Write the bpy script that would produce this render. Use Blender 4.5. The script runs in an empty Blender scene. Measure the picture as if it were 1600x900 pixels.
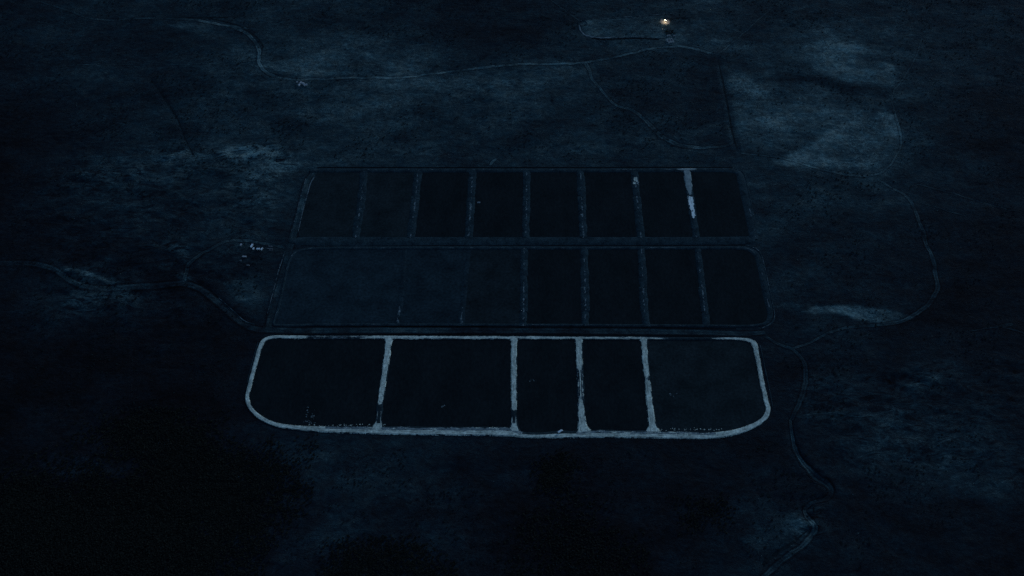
import bpy, math, random
import numpy as np

random.seed(7)
R = math.radians
scene = bpy.context.scene
COL = scene.collection

# ------------------------------------------------------------------ camera
cam_d = bpy.data.cameras.new('camera')
cam = bpy.data.objects.new('camera', cam_d)
COL.objects.link(cam)
cam.location = (0.0, 0.0, 1200.0)
cam.rotation_euler = (R(90 - 49), 0, 0)
cam_d.sensor_width = 36.0
cam_d.lens = 36.0
cam_d.clip_start = 1.0
cam_d.clip_end = 120000.0
scene.camera = cam

# ------------------------------------------------------------------ sky and sun (deep dusk, soft light)
SUN_EL, SUN_AZ = 17.0, 38.0          # azimuth clockwise from +Y: light comes from the right, slightly beyond
world = bpy.data.worlds.new('World')
scene.world = world
world.use_nodes = True
wn = world.node_tree
bg = wn.nodes['Background']
sky = wn.nodes.new('ShaderNodeTexSky')
sky.sky_type = 'NISHITA'
sky.sun_disc = False
sky.sun_elevation = R(SUN_EL)
sky.sun_rotation = R(SUN_AZ)
sky.altitude = 300
sky.air_density = 1.0
sky.dust_density = 0.3
sky.ozone_density = 5.5
wn.links.new(sky.outputs[0], bg.inputs[0])
bg.inputs[1].default_value = 0.085

sun_d = bpy.data.lights.new('sun', 'SUN')
sun = bpy.data.objects.new('sun', sun_d)
COL.objects.link(sun)
sun_d.energy = 1.1
sun_d.angle = R(10)
sun_d.color = (0.49, 0.71, 1.0)
sun.rotation_euler = (R(90 - SUN_EL), 0, R(180 - SUN_AZ))

vs = scene.view_settings
vs.view_transform = 'Standard'
vs.look = 'None'
vs.exposure = 0.0
vs.gamma = 1.0
vs.use_curve_mapping = False
scene.cycles.max_bounces = 4
scene.cycles.use_denoising = False

# ------------------------------------------------------------------ helpers
_rng = np.random.RandomState(11)
_TAB = _rng.rand(256, 256)

def vnoise(x, y, seed=0):
    xi = np.floor(x).astype(int); yi = np.floor(y).astype(int)
    fx = x - xi; fy = y - yi
    fx = fx * fx * (3 - 2 * fx); fy = fy * fy * (3 - 2 * fy)
    a = _TAB[(xi + seed * 37) % 256, (yi + seed * 91) % 256]
    b = _TAB[(xi + 1 + seed * 37) % 256, (yi + seed * 91) % 256]
    c = _TAB[(xi + seed * 37) % 256, (yi + 1 + seed * 91) % 256]
    d = _TAB[(xi + 1 + seed * 37) % 256, (yi + 1 + seed * 91) % 256]
    return (a * (1 - fx) + b * fx) * (1 - fy) + (c * (1 - fx) + d * fx) * fy

def fbm(x, y, size, seed=0, octaves=4, gain=0.5):
    v = 0.0; amp = 1.0; tot = 0.0
    x = np.asarray(x, float) / size; y = np.asarray(y, float) / size
    for o in range(octaves):
        v = v + amp * vnoise(x + 13.7 * o, y + 5.1 * o, seed + o)
        tot += amp; amp *= gain; x = x * 2.03; y = y * 2.03
    return v / tot

def sstep(a, b, x):
    t = np.clip((x - a) / (b - a), 0, 1)
    return t * t * (3 - 2 * t)

def new_mesh(name, v, f, smooth=False):
    """mesh from arrays; f is an (n,3)/(n,4) array or a list of tuples"""
    me = bpy.data.meshes.new(name)
    v = np.asarray(v, np.float32)
    if isinstance(f, np.ndarray):
        n, k = f.shape
        me.vertices.add(len(v)); me.vertices.foreach_set('co', v.ravel())
        me.loops.add(n * k); me.loops.foreach_set('vertex_index', f.astype(np.int32).ravel())
        me.polygons.add(n)
        me.polygons.foreach_set('loop_start', np.arange(n, dtype=np.int32) * k)
        me.polygons.foreach_set('loop_total', np.full(n, k, np.int32))
        me.update(calc_edges=True)
    else:
        me.from_pydata([tuple(p) for p in v], [], f)
    if smooth:
        me.polygons.foreach_set('use_smooth', np.ones(len(me.polygons), bool))
    me.validate()
    return me

def put(name, me, mat, parent=None, loc=None, rz=0.0):
    o = bpy.data.objects.new(name, me)
    COL.objects.link(o)
    if mat is not None and not me.materials:
        me.materials.append(mat)
    if parent is not None:
        o.parent = parent
    if loc is not None:
        o.location = loc
    o.rotation_euler[2] = rz
    return o

def tag(o, label=None, cat=None, group=None, kind=None):
    if label: o['label'] = label
    if cat: o['category'] = cat
    if group: o['group'] = group
    if kind: o['kind'] = kind
    return o

def empty(name, loc, rz=0.0):
    o = bpy.data.objects.new(name, None)
    COL.objects.link(o)
    o.location = loc
    o.rotation_euler[2] = rz
    return o

def fattr(me, name, arr):
    a = me.attributes.new(name, 'FLOAT', 'POINT')
    a.data.foreach_set('value', np.asarray(arr, np.float32))

class MB:
    """collects simple solids for one part"""
    def __init__(s): s.v = []; s.f = []
    def add(s, v, f):
        n = len(s.v); s.v += [tuple(p) for p in v]; s.f += [tuple(i + n for i in q) for q in f]; return s
    def box(s, x0, x1, y0, y1, z0, z1, tx=0.0, ty=0.0):
        a = [(x0, y0, z0), (x1, y0, z0), (x1, y1, z0), (x0, y1, z0)]
        b = [(x0 + tx, y0 + ty, z1), (x1 - tx, y0 + ty, z1), (x1 - tx, y1 - ty, z1), (x0 + tx, y1 - ty, z1)]
        return s.add(a + b, [(3, 2, 1, 0), (4, 5, 6, 7), (0, 1, 5, 4), (1, 2, 6, 5), (2, 3, 7, 6), (3, 0, 4, 7)])
    def prism(s, prof, x0, x1):
        """profile of (y,z) points extruded along x"""
        n = len(prof)
        v = [(x0, y, z) for y, z in prof] + [(x1, y, z) for y, z in prof]
        f = [tuple(range(n)), tuple(range(2 * n - 1, n - 1, -1))]
        f += [(i, i + n, (i + 1) % n + n, (i + 1) % n) for i in range(n)]
        return s.add(v, f)
    def cyl(s, p, q, r0, r1=None, n=10):
        r1 = r0 if r1 is None else r1
        p = np.array(p, float); q = np.array(q, float); d = (q - p) / np.linalg.norm(q - p)
        u = np.cross(d, (0, 0, 1) if abs(d[2]) < .9 else (1, 0, 0)); u /= np.linalg.norm(u); w = np.cross(d, u)
        v = []
        for c, r in ((p, r0), (q, r1)):
            v += [c + r * (math.cos(a) * u + math.sin(a) * w) for a in np.arange(n) * 2 * math.pi / n]
        f = [(i, (i + 1) % n, n + (i + 1) % n, n + i) for i in range(n)] + [tuple(range(n - 1, -1, -1)), tuple(range(n, 2 * n))]
        return s.add(v, f)
    def ball(s, c, r, n=10, m=6, sz=1.0):
        v = [(c[0], c[1], c[2] - r * sz)]
        for i in range(1, m):
            t = math.pi * i / m
            v += [(c[0] + r * math.sin(t) * math.cos(a), c[1] + r * math.sin(t) * math.sin(a), c[2] - r * sz * math.cos(t)) for a in np.arange(n) * 2 * math.pi / n]
        v.append((c[0], c[1], c[2] + r * sz))
        f = [(0, 1 + (j + 1) % n, 1 + j) for j in range(n)]
        for i in range(m - 2):
            a = 1 + i * n; b = a + n
            f += [(a + j, a + (j + 1) % n, b + (j + 1) % n, b + j) for j in range(n)]
        a = 1 + (m - 2) * n; t = len(v) - 1
        f += [(a + j, a + (j + 1) % n, t) for j in range(n)]
        return s.add(v, f)
    def build(s, name, mat, parent=None, smooth=False):
        return put(name, new_mesh(name, s.v, s.f, smooth), mat, parent)

def catmull(pts, ds, closed=False):
    """smooth resampled path; pts have any number of columns"""
    p = np.array(pts, float); n = len(p); out = []
    segs = n if closed else n - 1
    for i in range(segs):
        if closed:
            a, b, c, d = p[(i - 1) % n], p[i], p[(i + 1) % n], p[(i + 2) % n]
        else:
            a, b, c, d = p[max(i - 1, 0)], p[i], p[i + 1], p[min(i + 2, n - 1)]
        L = np.linalg.norm(c[:2] - b[:2]); k = max(2, int(L / ds) + 1)
        # centripetal parametrisation keeps unequal spacing from overshooting
        def kn(u, w): return max(np.linalg.norm(w[:2] - u[:2]), 1e-3) ** 0.5
        t1 = kn(a, b); t2 = t1 + kn(b, c); t3 = t2 + kn(c, d)
        if np.allclose(a, b): t1 = 1e-3; t2 = t1 + kn(b, c); t3 = t2 + kn(c, d); a = b - (c - b) * 1e-3
        for t in np.linspace(t1, t2, k, endpoint=False):
            A1 = (t1 - t) / t1 * a + t / t1 * b
            A2 = (t2 - t) / (t2 - t1) * b + (t - t1) / (t2 - t1) * c
            A3 = (t3 - t) / (t3 - t2) * c + (t - t2) / (t3 - t2) * d
            B1 = (t2 - t) / t2 * A1 + t / t2 * A2
            B2 = (t3 - t) / (t3 - t1) * A2 + (t - t1) / (t3 - t1) * A3
            out.append((t2 - t) / (t2 - t1) * B1 + (t - t1) / (t2 - t1) * B2)
    if not closed: out.append(p[-1])
    q = np.array(out)
    # even spacing
    r = np.vstack([q, q[:1]]) if closed else q
    s = np.concatenate([[0], np.cumsum(np.linalg.norm(np.diff(r[:, :2], axis=0), axis=1))])
    m = max(2, int(s[-1] / ds))
    t = np.linspace(0, s[-1], m + 1)
    e = np.stack([np.interp(t, s, r[:, k]) for k in range(r.shape[1])], 1)
    return (e[:-1] if closed else e), s[-1]

def frames(e, closed):
    if closed:
        tg = np.roll(e[:, :2], -1, 0) - np.roll(e[:, :2], 1, 0)
    else:
        tg = np.gradient(e[:, :2], axis=0)
    tg /= np.linalg.norm(tg, axis=1)[:, None] + 1e-9
    return tg, np.stack([-tg[:, 1], tg[:, 0]], 1)

# ------------------------------------------------------------------ materials
def mat(name, base, rough=0.9, spec=0.2):
    m = bpy.data.materials.new(name); m.use_nodes = True
    b = m.node_tree.nodes['Principled BSDF']
    b.inputs['Base Color'].default_value = (*base, 1)
    b.inputs['Roughness'].default_value = rough
    b.inputs['Specular IOR Level'].default_value = spec
    return m

class NT:
    def __init__(s, m): s.t = m.node_tree; s.b = s.t.nodes['Principled BSDF']
    def n(s, typ, **kw):
        o = s.t.nodes.new('ShaderNode' + typ)
        for k, v in kw.items(): setattr(o, k, v)
        return o
    def l(s, a, b): s.t.links.new(a, b)
    def coords(s, scale):
        tc = s.n('NewGeometry'); mp = s.n('Mapping'); mp.inputs['Scale'].default_value = scale
        s.l(tc.outputs['Position'], mp.inputs['Vector']); return mp.outputs[0]
    def noise(s, vec, scale, detail=5, rough=0.6, dist=0.0):
        o = s.n('TexNoise'); o.inputs['Scale'].default_value = scale; o.inputs['Detail'].default_value = detail
        o.inputs['Roughness'].default_value = rough; o.inputs['Distortion'].default_value = dist
        s.l(vec, o.inputs['Vector']); return o.outputs['Fac']
    def rng(s, v, a, b, c, d):
        o = s.n('MapRange'); o.inputs[1].default_value = a; o.inputs[2].default_value = b; o.inputs[3].default_value = c; o.inputs[4].default_value = d
        s.l(v, o.inputs[0]); return o.outputs[0]
    def m(s, op, a, b):
        o = s.n('Math', operation=op)
        for i, x in enumerate((a, b)):
            if isinstance(x, (int, float)): o.inputs[i].default_value = x
            else: s.l(x, o.inputs[i])
        return o.outputs[0]
    def mix(s, f, a, b, mode='MIX'):
        o = s.n('Mix', data_type='RGBA', blend_type=mode)
        for i, x in ((0, f), (6, a), (7, b)):
            if isinstance(x, (int, float)): o.inputs[i].default_value = x
            elif isinstance(x, tuple): o.inputs[i].default_value = (*x, 1)
            else: s.l(x, o.inputs[i])
        return o.outputs[2]
    def scalecol(s, c, v):
        o = s.n('VectorMath', operation='SCALE'); s.l(c, o.inputs[0]); s.l(v, o.inputs['Scale']); return o.outputs[0]
    def attr(s, name):
        o = s.n('Attribute'); o.attribute_name = name; return o.outputs['Fac']
    def bump(s, h, dist, strength=1.0):
        o = s.n('Bump'); o.inputs['Distance'].default_value = dist; o.inputs['Strength'].default_value = strength
        s.l(h, o.inputs['Height']); s.l(o.outputs[0], s.b.inputs['Normal'])
    def color(s, c): s.l(c, s.b.inputs['Base Color'])

def textured(name, dark, light, scale, bump=0.3, contrast=(0.3, 0.7), stretch=(1, 1, 1), fine=0.35):
    m = mat(name, dark, 0.95, 0.03); k = NT(m)
    v = k.coords(stretch)
    a = k.noise(v, scale, 6, 0.65)
    b = k.noise(v, scale * 9, 4, 0.6)
    f = k.rng(a, contrast[0], contrast[1], 0, 1)
    c = k.mix(f, dark, light)
    g = k.rng(b, 0.3, 0.7, 1 - fine, 1 + fine)
    k.color(k.scalecol(c, g))
    k.bump(k.m('ADD', k.m('MULTIPLY', a, 3.0), b), bump)
    return m

# heath and grassland: the attribute mixes grass and heather tone with painted light and shade
def heath(name, track=0.0, mid=0.0):
    """heath surface; a track is the same surface worn paler in two wheel ruts"""
    m = mat(name, (.03, .035, .03), 0.95, 0.03); k = NT(m)
    dry = k.attr('dry'); hm = k.attr('hummock')
    v0 = k.coords((0.68, 1.0, 1.0))
    n1 = k.noise(v0, 0.022, 7, 0.66, 0.6)
    n2 = k.noise(v0, 0.15, 7, 0.7)
    n3 = k.noise(k.coords((0.8, 1.05, 1.0)), 0.42, 5, 0.75)
    r1 = k.noise(k.coords((0.42, 1.05, 1.0)), 0.055, 7, 0.62, 1.8)          # drawn-out ridges of tussock
    rid = k.m('SUBTRACT', 1.0, k.m('MULTIPLY', k.m('ABSOLUTE', k.m('SUBTRACT', r1, 0.5), 0), 11.0))
    rid = k.m('MAXIMUM', rid, -0.5)
    n0 = k.noise(k.coords((0.75, 1.0, 1.0)), 0.0085, 4, 0.6, 0.8)           # broad mottling
    rough = k.rng(k.noise(k.coords((1, 1, 1)), 0.012, 3, 0.6), 0.38, 0.62, 0.25, 1.15)   # how tussocky the ground is here
    f = k.m('MULTIPLY', k.m('MULTIPLY', dry, k.rng(n0, 0.3, 0.7, 0.74, 1.26)), k.rng(n1, 0.27, 0.73, 0.68, 1.32))
    f = k.m('MULTIPLY', f, k.rng(n2, 0.25, 0.75, 0.56, 1.42))
    f = k.m('MULTIPLY', f, k.m('ADD', 1.0, k.m('MULTIPLY', rough, k.rng(n3, 0.28, 0.72, -0.52, 0.5))))
    f = k.m('MULTIPLY', f, k.m('ADD', 1.0, k.m('MULTIPLY', rid, k.m('ADD', 0.14, k.m('MULTIPLY', hm, 0.85)))))
    if track:
        ac = k.m('ABSOLUTE', k.attr('across'), 0)
        rut = k.rng(k.m('ABSOLUTE', k.m('SUBTRACT', ac, 0.33), 0), 0.05, 0.22, 1.0, mid)
        fade = k.rng(ac, 0.46, 0.68, 1.0, 0.0)
        verge = k.m('MULTIPLY', k.rng(ac, 0.55, 0.7, 0.0, 1.0), k.rng(ac, 0.82, 1.0, 1.0, 0.0))
        f = k.m('MULTIPLY', f, k.m('SUBTRACT', 1.0, k.m('MULTIPLY', verge, 0.42)))
        worn = k.m('MULTIPLY', k.m('MULTIPLY', rut, fade), k.rng(k.noise(k.coords((1, 1, 1)), 0.035, 5, 0.72), 0.38, 0.64, 0.05, 1.25))
        f = k.m('ADD', f, k.m('MULTIPLY', worn, track))
    ramp = k.n('ValToRGB'); cr = ramp.color_ramp
    cr.elements[0].position = 0.0; cr.elements[0].color = (.003, .003, .003, 1)
    cr.elements[1].position = 1.0; cr.elements[1].color = (.16, .235, .22, 1)
    for p, c in ((.067, (.0075, .0065, .007)), (.117, (.0110, .0114, .013)), (.217, (.0150, .0210, .0255)), (.4, (.026, .046, .051)), (.667, (.066, .108, .108))):
        e = cr.elements.new(p); e.color = (*c, 1)
    k.l(f, ramp.inputs[0])
    tint = k.noise(k.coords((1, 1, 1)), 0.045, 4)
    k.color(k.mix(k.rng(tint, .35, .65, 0, 1), k.mix(1.0, ramp.outputs[0], (1.12, .99, .92), 'MULTIPLY'), k.mix(1.0, ramp.outputs[0], (.86, 1.02, 1.06), 'MULTIPLY')))
    k.bump(k.m('ADD', k.m('MULTIPLY', n2, 2.2), n3), 1.3)
    return m
M_GROUND = heath('heath')
M_TRACK = heath('beaten_track', 0.50, 0.6)
M_FAINT = heath('faint_track', 0.30, 0.3)
M_LANE = heath('worn_lane', 0.40, 0.4)
M_ROAD = heath('gravel_road', 0.26, 0.55)

M_SLUDGE = textured('dark_sludge', (.0075, .0115, .0120), (.0140, .0190, .0200), 0.03, 0.05, stretch=(1, .5, 1), fine=.25)
M_SLUDGE2 = textured('drying_sludge', (.0090, .0135, .0140), (.021, .031, .033), 0.025, 0.1)
M_SLUDGE4 = textured('scummed_sludge', (.0095, .0150, .0155), (.0230, .0325, .0335), 0.03, 0.06)
M_SLUDGE25 = textured('half_dried_sludge', (.0095, .0170, .020), (.0225, .0390, .044), 0.026, 0.15, (.3, .7), fine=.4)
M_SLUDGE3 = textured('weedy_sludge', (.0110, .0190, .0225), (.0240, .0420, .0475), 0.028, 0.2, (.32, .68), fine=.4)
M_BANK = textured('grassy_bank', (.0095, .0185, .023), (.033, .057, .062), 0.07, 0.25, (.3, .72), fine=.6)
M_BANKP = textured('dry_bank_grass', (.04, .07, .074), (.085, .125, .125), 0.3, 0.1, fine=.45)
M_BANK3 = textured('bare_bank', (.011, .018, .021), (.030, .048, .052), 0.15, 0.25, fine=.5)
def streaked(m, lo, hi):
    """wheel-drawn streaks along a bank: 'run' is metres along it, 'over' metres across"""
    k = NT(m); src = k.b.inputs['Base Color'].links[0].from_socket
    c = k.n('CombineXYZ'); k.l(k.m('MULTIPLY', k.attr('run'), .07), c.inputs[0]); k.l(k.attr('over'), c.inputs[1])
    a = k.noise(c.outputs[0], 0.75, 5, 0.7)
    k.color(k.scalecol(src, k.rng(a, .33, .67, lo, hi)))
    return m
M_CRUST = textured('pale_crust', (.36, .40, .32), (.76, .79, .62), 0.04, 0.06, (.3, .68), fine=.4)
streaked(M_CRUST, .42, 1.35)
M_CRUSTW = textured('white_crust', (.62, .68, .60), (.88, .92, .84), 0.2, 0.06, fine=.2)
M_CRUSTM = textured('thin_pale_crust', (.15, .19, .18), (.31, .36, .33), 0.15, 0.06, fine=.3)
M_CRUSTD = textured('dull_crust', (.085, .115, .115), (.22, .26, .25), 0.15, 0.06, fine=.4)
M_DITCH = textured('wet_peat', (.006, .009, .010), (.016, .026, .028), 0.08, 0.1)
M_PEAT = textured('black_peat', (.003, .004, .0045), (.008, .012, .013), 0.1, 0.1)
M_SCRUB = textured('scrub_leaves', (.009, .0095, .0075), (.021, .023, .017), 0.3, 0.0)

M_WHITE = mat('white_paint', (.66, .73, .72), 0.5, 0.4)
M_OFFW = mat('off_white_sheet', (.50, .56, .56), 0.6, 0.3)
M_DULL = mat('weathered_sheet', (.12, .145, .15), 0.7, 0.3)
M_GLASS = mat('dark_glass', (.01, .012, .015), 0.15, 0.5)
M_TYRE = mat('tyre_rubber', (.012, .012, .013), 0.9, 0.2)
M_METAL = mat('galvanised_metal', (.32, .33, .34), 0.5, 0.5); M_METAL.node_tree.nodes['Principled BSDF'].inputs['Metallic'].default_value = 0.5
M_ROOF = textured('roof_sheet', (.30, .31, .31), (.46, .47, .46), 0.8, 0.02)
M_WALL = textured('pale_wall', (.24, .24, .22), (.38, .38, .36), 0.9, 0.03)
M_STONE = textured('rubble_stone', (.26, .28, .27), (.50, .52, .49), 0.8, 0.1)
M_DARKWOOD = mat('dark_wood', (.035, .03, .026), 0.85, 0.2)
M_PIPE = mat('pale_plastic_pipe', (.26, .28, .28), 0.5, 0.4)
M_GRAVEL = textured('pale_gravel', (.16, .155, .14), (.30, .29, .26), 0.3, 0.08)
M_LAMP = mat('lamp_glow', (1, 1, 1))
b = M_LAMP.node_tree.nodes['Principled BSDF']
b.inputs['Emission Color'].default_value = (1.0, 0.76, 0.46, 1)
b.inputs['Emission Strength'].default_value = 170.0
M_LAMP2 = mat('small_lamp_glow', (1, 1, 1))
b = M_LAMP2.node_tree.nodes['Principled BSDF']
b.inputs['Emission Color'].default_value = (1.0, 0.8, 0.45, 1)
b.inputs['Emission Strength'].default_value = 3.0

# ------------------------------------------------------------------ ground: one sheet, fine where the photograph looks
def axis(lo, hi, step, far):
    core = np.arange(lo, hi + step * .5, step)
    grow = []; d = step; p = 0.0
    while p < far:
        d *= 1.22; p += d; grow.append(p)
    grow = np.array(grow)
    return np.concatenate([lo - grow[::-1], core, core[-1] + grow])
GX = axis(-1240, 1240, 3.2, 42000)
GY = axis(480, 1980, 3.2, 42000)
X, Y = np.meshgrid(GX, GY)

# ground tone: vegetation with edge fall-off and cloud shade painted in (x, y in metres, value)
COVER_SHADE = np.array([(-1041, 1793, 14), (-781, 1793, 18), (-521, 1793, 20), (-259, 1782, 16), (-26, 1793, 8), (130, 1782, 17), (243, 1738, 25), (358, 1738, 22), (452, 1771, 20), (648, 1782, 19), (843, 1782, 17), (1037, 1782, 15), (-982, 1612, 11), (-852, 1674, 17), (-757, 1695, 14), (-731, 1592, 16), (-630, 1695, 15), (-579, 1622, 20), (-519, 1782, 18), (-394, 1622, 30), (-293, 1592, 29), (-239, 1534, 27), (-120, 1534, 26), (-62, 1643, 17), (124, 1653, 20), (60, 1544, 25), (278, 1573, 19), (460, 1573, 24), (531, 1632, 26), (618, 1632, 31), (695, 1592, 29), (782, 1695, 17), (859, 1612, 17), (982, 1612, 13), (-920, 1424, 6), (-805, 1424, 9), (-722, 1460, 18), (-645, 1478, 17), (-554, 1496, 20), (-463, 1442, 21), (-377, 1496, 26), (-287, 1424, 24), (-115, 1424, 20), (57, 1424, 17), (184, 1424, 21), (305, 1478, 17), (368, 1424, 17), (466, 1460, 28), (537, 1407, 27), (632, 1424, 32), (653, 1364, 28), (745, 1460, 14), (828, 1424, 11), (920, 1424, 9), (-866, 1258, 6), (-707, 1274, 16), (-595, 1258, 16), (-532, 1322, 19), (-413, 1339, 22), (-398, 1243, 20), (-224, 1355, 22), (0, 1355, 19), (224, 1347, 18), (471, 1290, 22), (599, 1274, 17), (561, 1355, 24), (762, 1274, 13), (866, 1258, 10), (-826, 1139, 7), (-727, 1153, 10), (-623, 1153, 9), (-525, 1182, 14), (-397, 1168, 15), (-472, 1070, 10), (465, 1139, 18), (565, 1125, 14), (715, 1111, 11), (817, 1111, 8), (-782, 1004, 6), (-712, 1030, 14), (-639, 1017, 13), (-586, 1083, 11), (-486, 992, 7), (-401, 1004, 19), (450, 1056, 16), (550, 1056, 13), (684, 1004, 9), (782, 1004, 8), (-750, 906, 6), (-613, 918, 7), (-469, 906, 6), (-403, 906, 8), (438, 942, 12), (568, 930, 12), (656, 906, 11), (743, 883, 10), (-721, 816, 5), (-591, 838, 8), (-455, 838, 6), (-387, 816, 8), (418, 838, 10), (549, 849, 11), (640, 849, 12), (728, 838, 10), (-693, 733, 5), (-581, 733, 9), (-440, 764, 4), (-329, 733, 11), (-261, 743, 18), (-156, 733, 15), (-43, 733, 11), (61, 753, 8), (173, 733, 11), (303, 733, 11), (411, 753, 9), (510, 764, 18), (563, 733, 20), (632, 703, 18), (693, 733, 10), (-668, 656, 4), (-543, 656, 4), (-417, 656, 5), (-317, 656, 9), (-252, 665, 15), (-150, 656, 13), (-50, 637, 13), (50, 656, 7), (134, 656, 7), (250, 656, 6), (332, 647, 17), (417, 656, 10), (506, 675, 12), (587, 665, 9), (668, 656, 7), (-642, 576, 3), (-481, 576, 3), (-377, 576, 4), (-298, 584, 14), (-201, 584, 8), (-81, 593, 9), (81, 584, 5), (201, 576, 7), (309, 602, 16), (405, 593, 8), (488, 602, 10), (564, 584, 6), (642, 576, 5)])

def cover_shade(x, y):
    num = np.zeros_like(x); den = np.zeros_like(x) + 1e-9
    wx = x + 60 * (fbm(x, y, 90, 3) - .5); wy = y + 60 * (fbm(x, y, 90, 9) - .5)
    for cx, cy, cv in COVER_SHADE:
        w = np.exp(-((wx - cx) ** 2 / (2 * 62.0 ** 2) + (wy - cy) ** 2 / (2 * 48.0 ** 2))) + 1e-12 / (1 + ((wx - cx) ** 2 + (wy - cy) ** 2) / 1e6)
        num += w * cv; den += w
    return num / den

def inside(poly, x, y):
    """signed soft polygon distance: positive inside"""
    p = np.array(poly)[:, :2]; n = len(p)
    ins = np.zeros(x.shape, bool); dist = np.full(x.shape, 1e9)
    for i in range(n):
        ax, ay = p[i]; bx, by = p[(i + 1) % n]
        c = ((ay > y) != (by > y)) & (x < (bx - ax) * (y - ay) / (by - ay + 1e-12) + ax)
        ins ^= c
        t = np.clip(((x - ax) * (bx - ax) + (y - ay) * (by - ay)) / ((bx - ax) ** 2 + (by - ay) ** 2 + 1e-9), 0, 1)
        dist = np.minimum(dist, np.hypot(x - ax - t * (bx - ax), y - ay - t * (by - ay)))
    return np.where(ins, dist, -dist)

# the works stand on levelled ground
SITE = [(-383.5, 1330.3), (411.3, 1330.3), (423.9, 1110.8), (406.9, 954.3), (379.1, 794.9), (332.5, 753.3), (-350.0, 753.3), (-396.3, 816.4), (-391.1, 1004.3)]
core = (np.abs(X) < 1500) & (Y > 300) & (Y < 2200)
level = np.zeros_like(X)
level[core] = sstep(-40, 0, inside(SITE, X[core], Y[core]))
# hummocky heath to the left of the works and in the lower right
def blob(poly, soft):
    z = np.zeros_like(X); z[core] = sstep(-soft, soft, inside(poly, X[core], Y[core])); return z
hum = np.maximum.reduce([0.42 * blob([(-789.2, 1330.3), (-532.1, 1380.7), (-380.2, 1346.9), (-382.7, 1212.2), (-382.2, 1139.0), (-469.6, 1056.4), (-483.7, 979.0), (-677.2, 979.0), (-743.5, 1069.8), (-791.3, 1227.3)], 45),
                 blob([(-530.2, 1341.9), (-507.9, 1372.2), (-431.0, 1385.8), (-393.6, 1362.0), (-371.2, 1322.1), (-466.0, 1325.4)], 15), blob([(-637.2, 1322.1), (-606.5, 1358.6), (-563.6, 1368.8), (-534.1, 1322.1), (-578.3, 1332.0)], 14) * .75,
                 blob([(-592.3, 1131.9), (-559.7, 1147.5), (-516.5, 1139.0), (-505.1, 1083.3), (-551.0, 1108.0)], 14), blob([(-763.7, 1318.9), (-621.3, 1325.4), (-631.3, 1273.9), (-750.1, 1270.7)], 18) * .8,
                 blob([(-717.3, 1083.3), (-676.1, 1080.6), (-609.5, 1056.4), (-658.0, 1051.1)], 8), blob([(-706.3, 1045.8), (-564.9, 1036.6), (-548.2, 1006.8), (-679.0, 985.3)], 12) * .8,
                 0.5 * blob([(385.9, 860.5), (750.2, 906.5), (787.4, 753.3), (680.4, 693.8), (450.6, 733.1)], 40), blob([(489.5, 871.8), (595.6, 889.0), (624.8, 860.5), (547.2, 843.8)], 16),
                 blob([(367.4, 655.9), (410.6, 684.2), (401.8, 619.4), (347.9, 592.9)], 12) * .6])
ridge = 1 - np.abs(2 * fbm(X * .6, Y * 1.25, 46, 21, 4, .55) - 1) * 2.2
ridge = np.clip(ridge, 0, 1)
Z = (fbm(X, Y, 420, 5, 3) - .5) * 7 + (fbm(X, Y, 70, 8, 4) - .5) * 2.6
Z = Z + hum * (ridge - .4) * 6.0
rill = np.clip(1 - np.abs(2 * fbm(X * .7, Y * 1.1, 85, 61, 5, .58) - 1) * 6, 0, 1)      # little dry gullies
Z = Z - rill ** 2 * (.5 + 1.2 * fbm(X, Y, 260, 66, 2)) + (fbm(X * .8, Y, 14, 17, 3, .6) - .5) * 1.1
Z = Z * (1 - level)
Z = np.where(np.hypot(X, Y) > 4000, Z * 0.4, Z)
def carve(poly, depth, width):
    """cut a gully along a line"""
    global Z
    p = np.array(poly)[:, :2]; lo = p.min(0) - 4 * width; hi = p.max(0) + 4 * width
    m = (X > lo[0]) & (X < hi[0]) & (Y > lo[1]) & (Y < hi[1]); x = X[m]; y = Y[m]
    d = np.full(x.shape, 1e9)
    for (ax, ay), (bx, by) in zip(p[:-1], p[1:]):
        t = np.clip(((x - ax) * (bx - ax) + (y - ay) * (by - ay)) / ((bx - ax) ** 2 + (by - ay) ** 2), 0, 1)
        d = np.minimum(d, np.hypot(x - ax - t * (bx - ax), y - ay - t * (by - ay)))
    w = width * (.7 + .6 * fbm(x, y, 20, 23, 3))
    Z[m] = Z[m] - depth * np.exp(-(d / w) ** 2) + depth * .28 * np.exp(-((d - 2.2 * w) / w) ** 2)
carve([(389.9, 800.3), (387.0, 784.4), (386.8, 763.6), (389.9, 742.2), (402.2, 715.2), (419.0, 696.7), (422.8, 686.1), (416.0, 677.5), (397.2, 671.8), (382.9, 658.7), (384.8, 646.7), (391.5, 633.8), (378.0, 614.9), (354.5, 598.1), (329.6, 579.9), (310.9, 563.6)], 2.0, 5.0)
carve([(380.7, 629.3), (360.7, 614.0), (336.0, 599.0), (315.8, 584.2)], 3.0, 6.0)
carve([(-681.1, 1564.8), (-652.7, 1524.5), (-629.1, 1487.2), (-603.3, 1443.6), (-574.4, 1382.4), (-556.5, 1350.2)], .8, 4.0)
carve([(397.3, 1628.4), (397.2, 1572.6), (396.3, 1487.2), (394.3, 1406.5), (396.8, 1368.8)], .8, 4.0)
carve([(458.9, 1564.8), (565.0, 1551.2), (630.1, 1518.9), (699.6, 1511.3)], 1.0, 14.0)
carve([(-490.3, 1055.1), (-465.8, 1036.6), (-438.5, 1006.8), (-408.1, 977.8)], 1.2, 4.0)
carve([(-718.1, 1086.0), (-689.7, 1064.4), (-657.7, 1049.7), (-622.5, 1048.4)], 1.4, 4.0)

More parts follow.
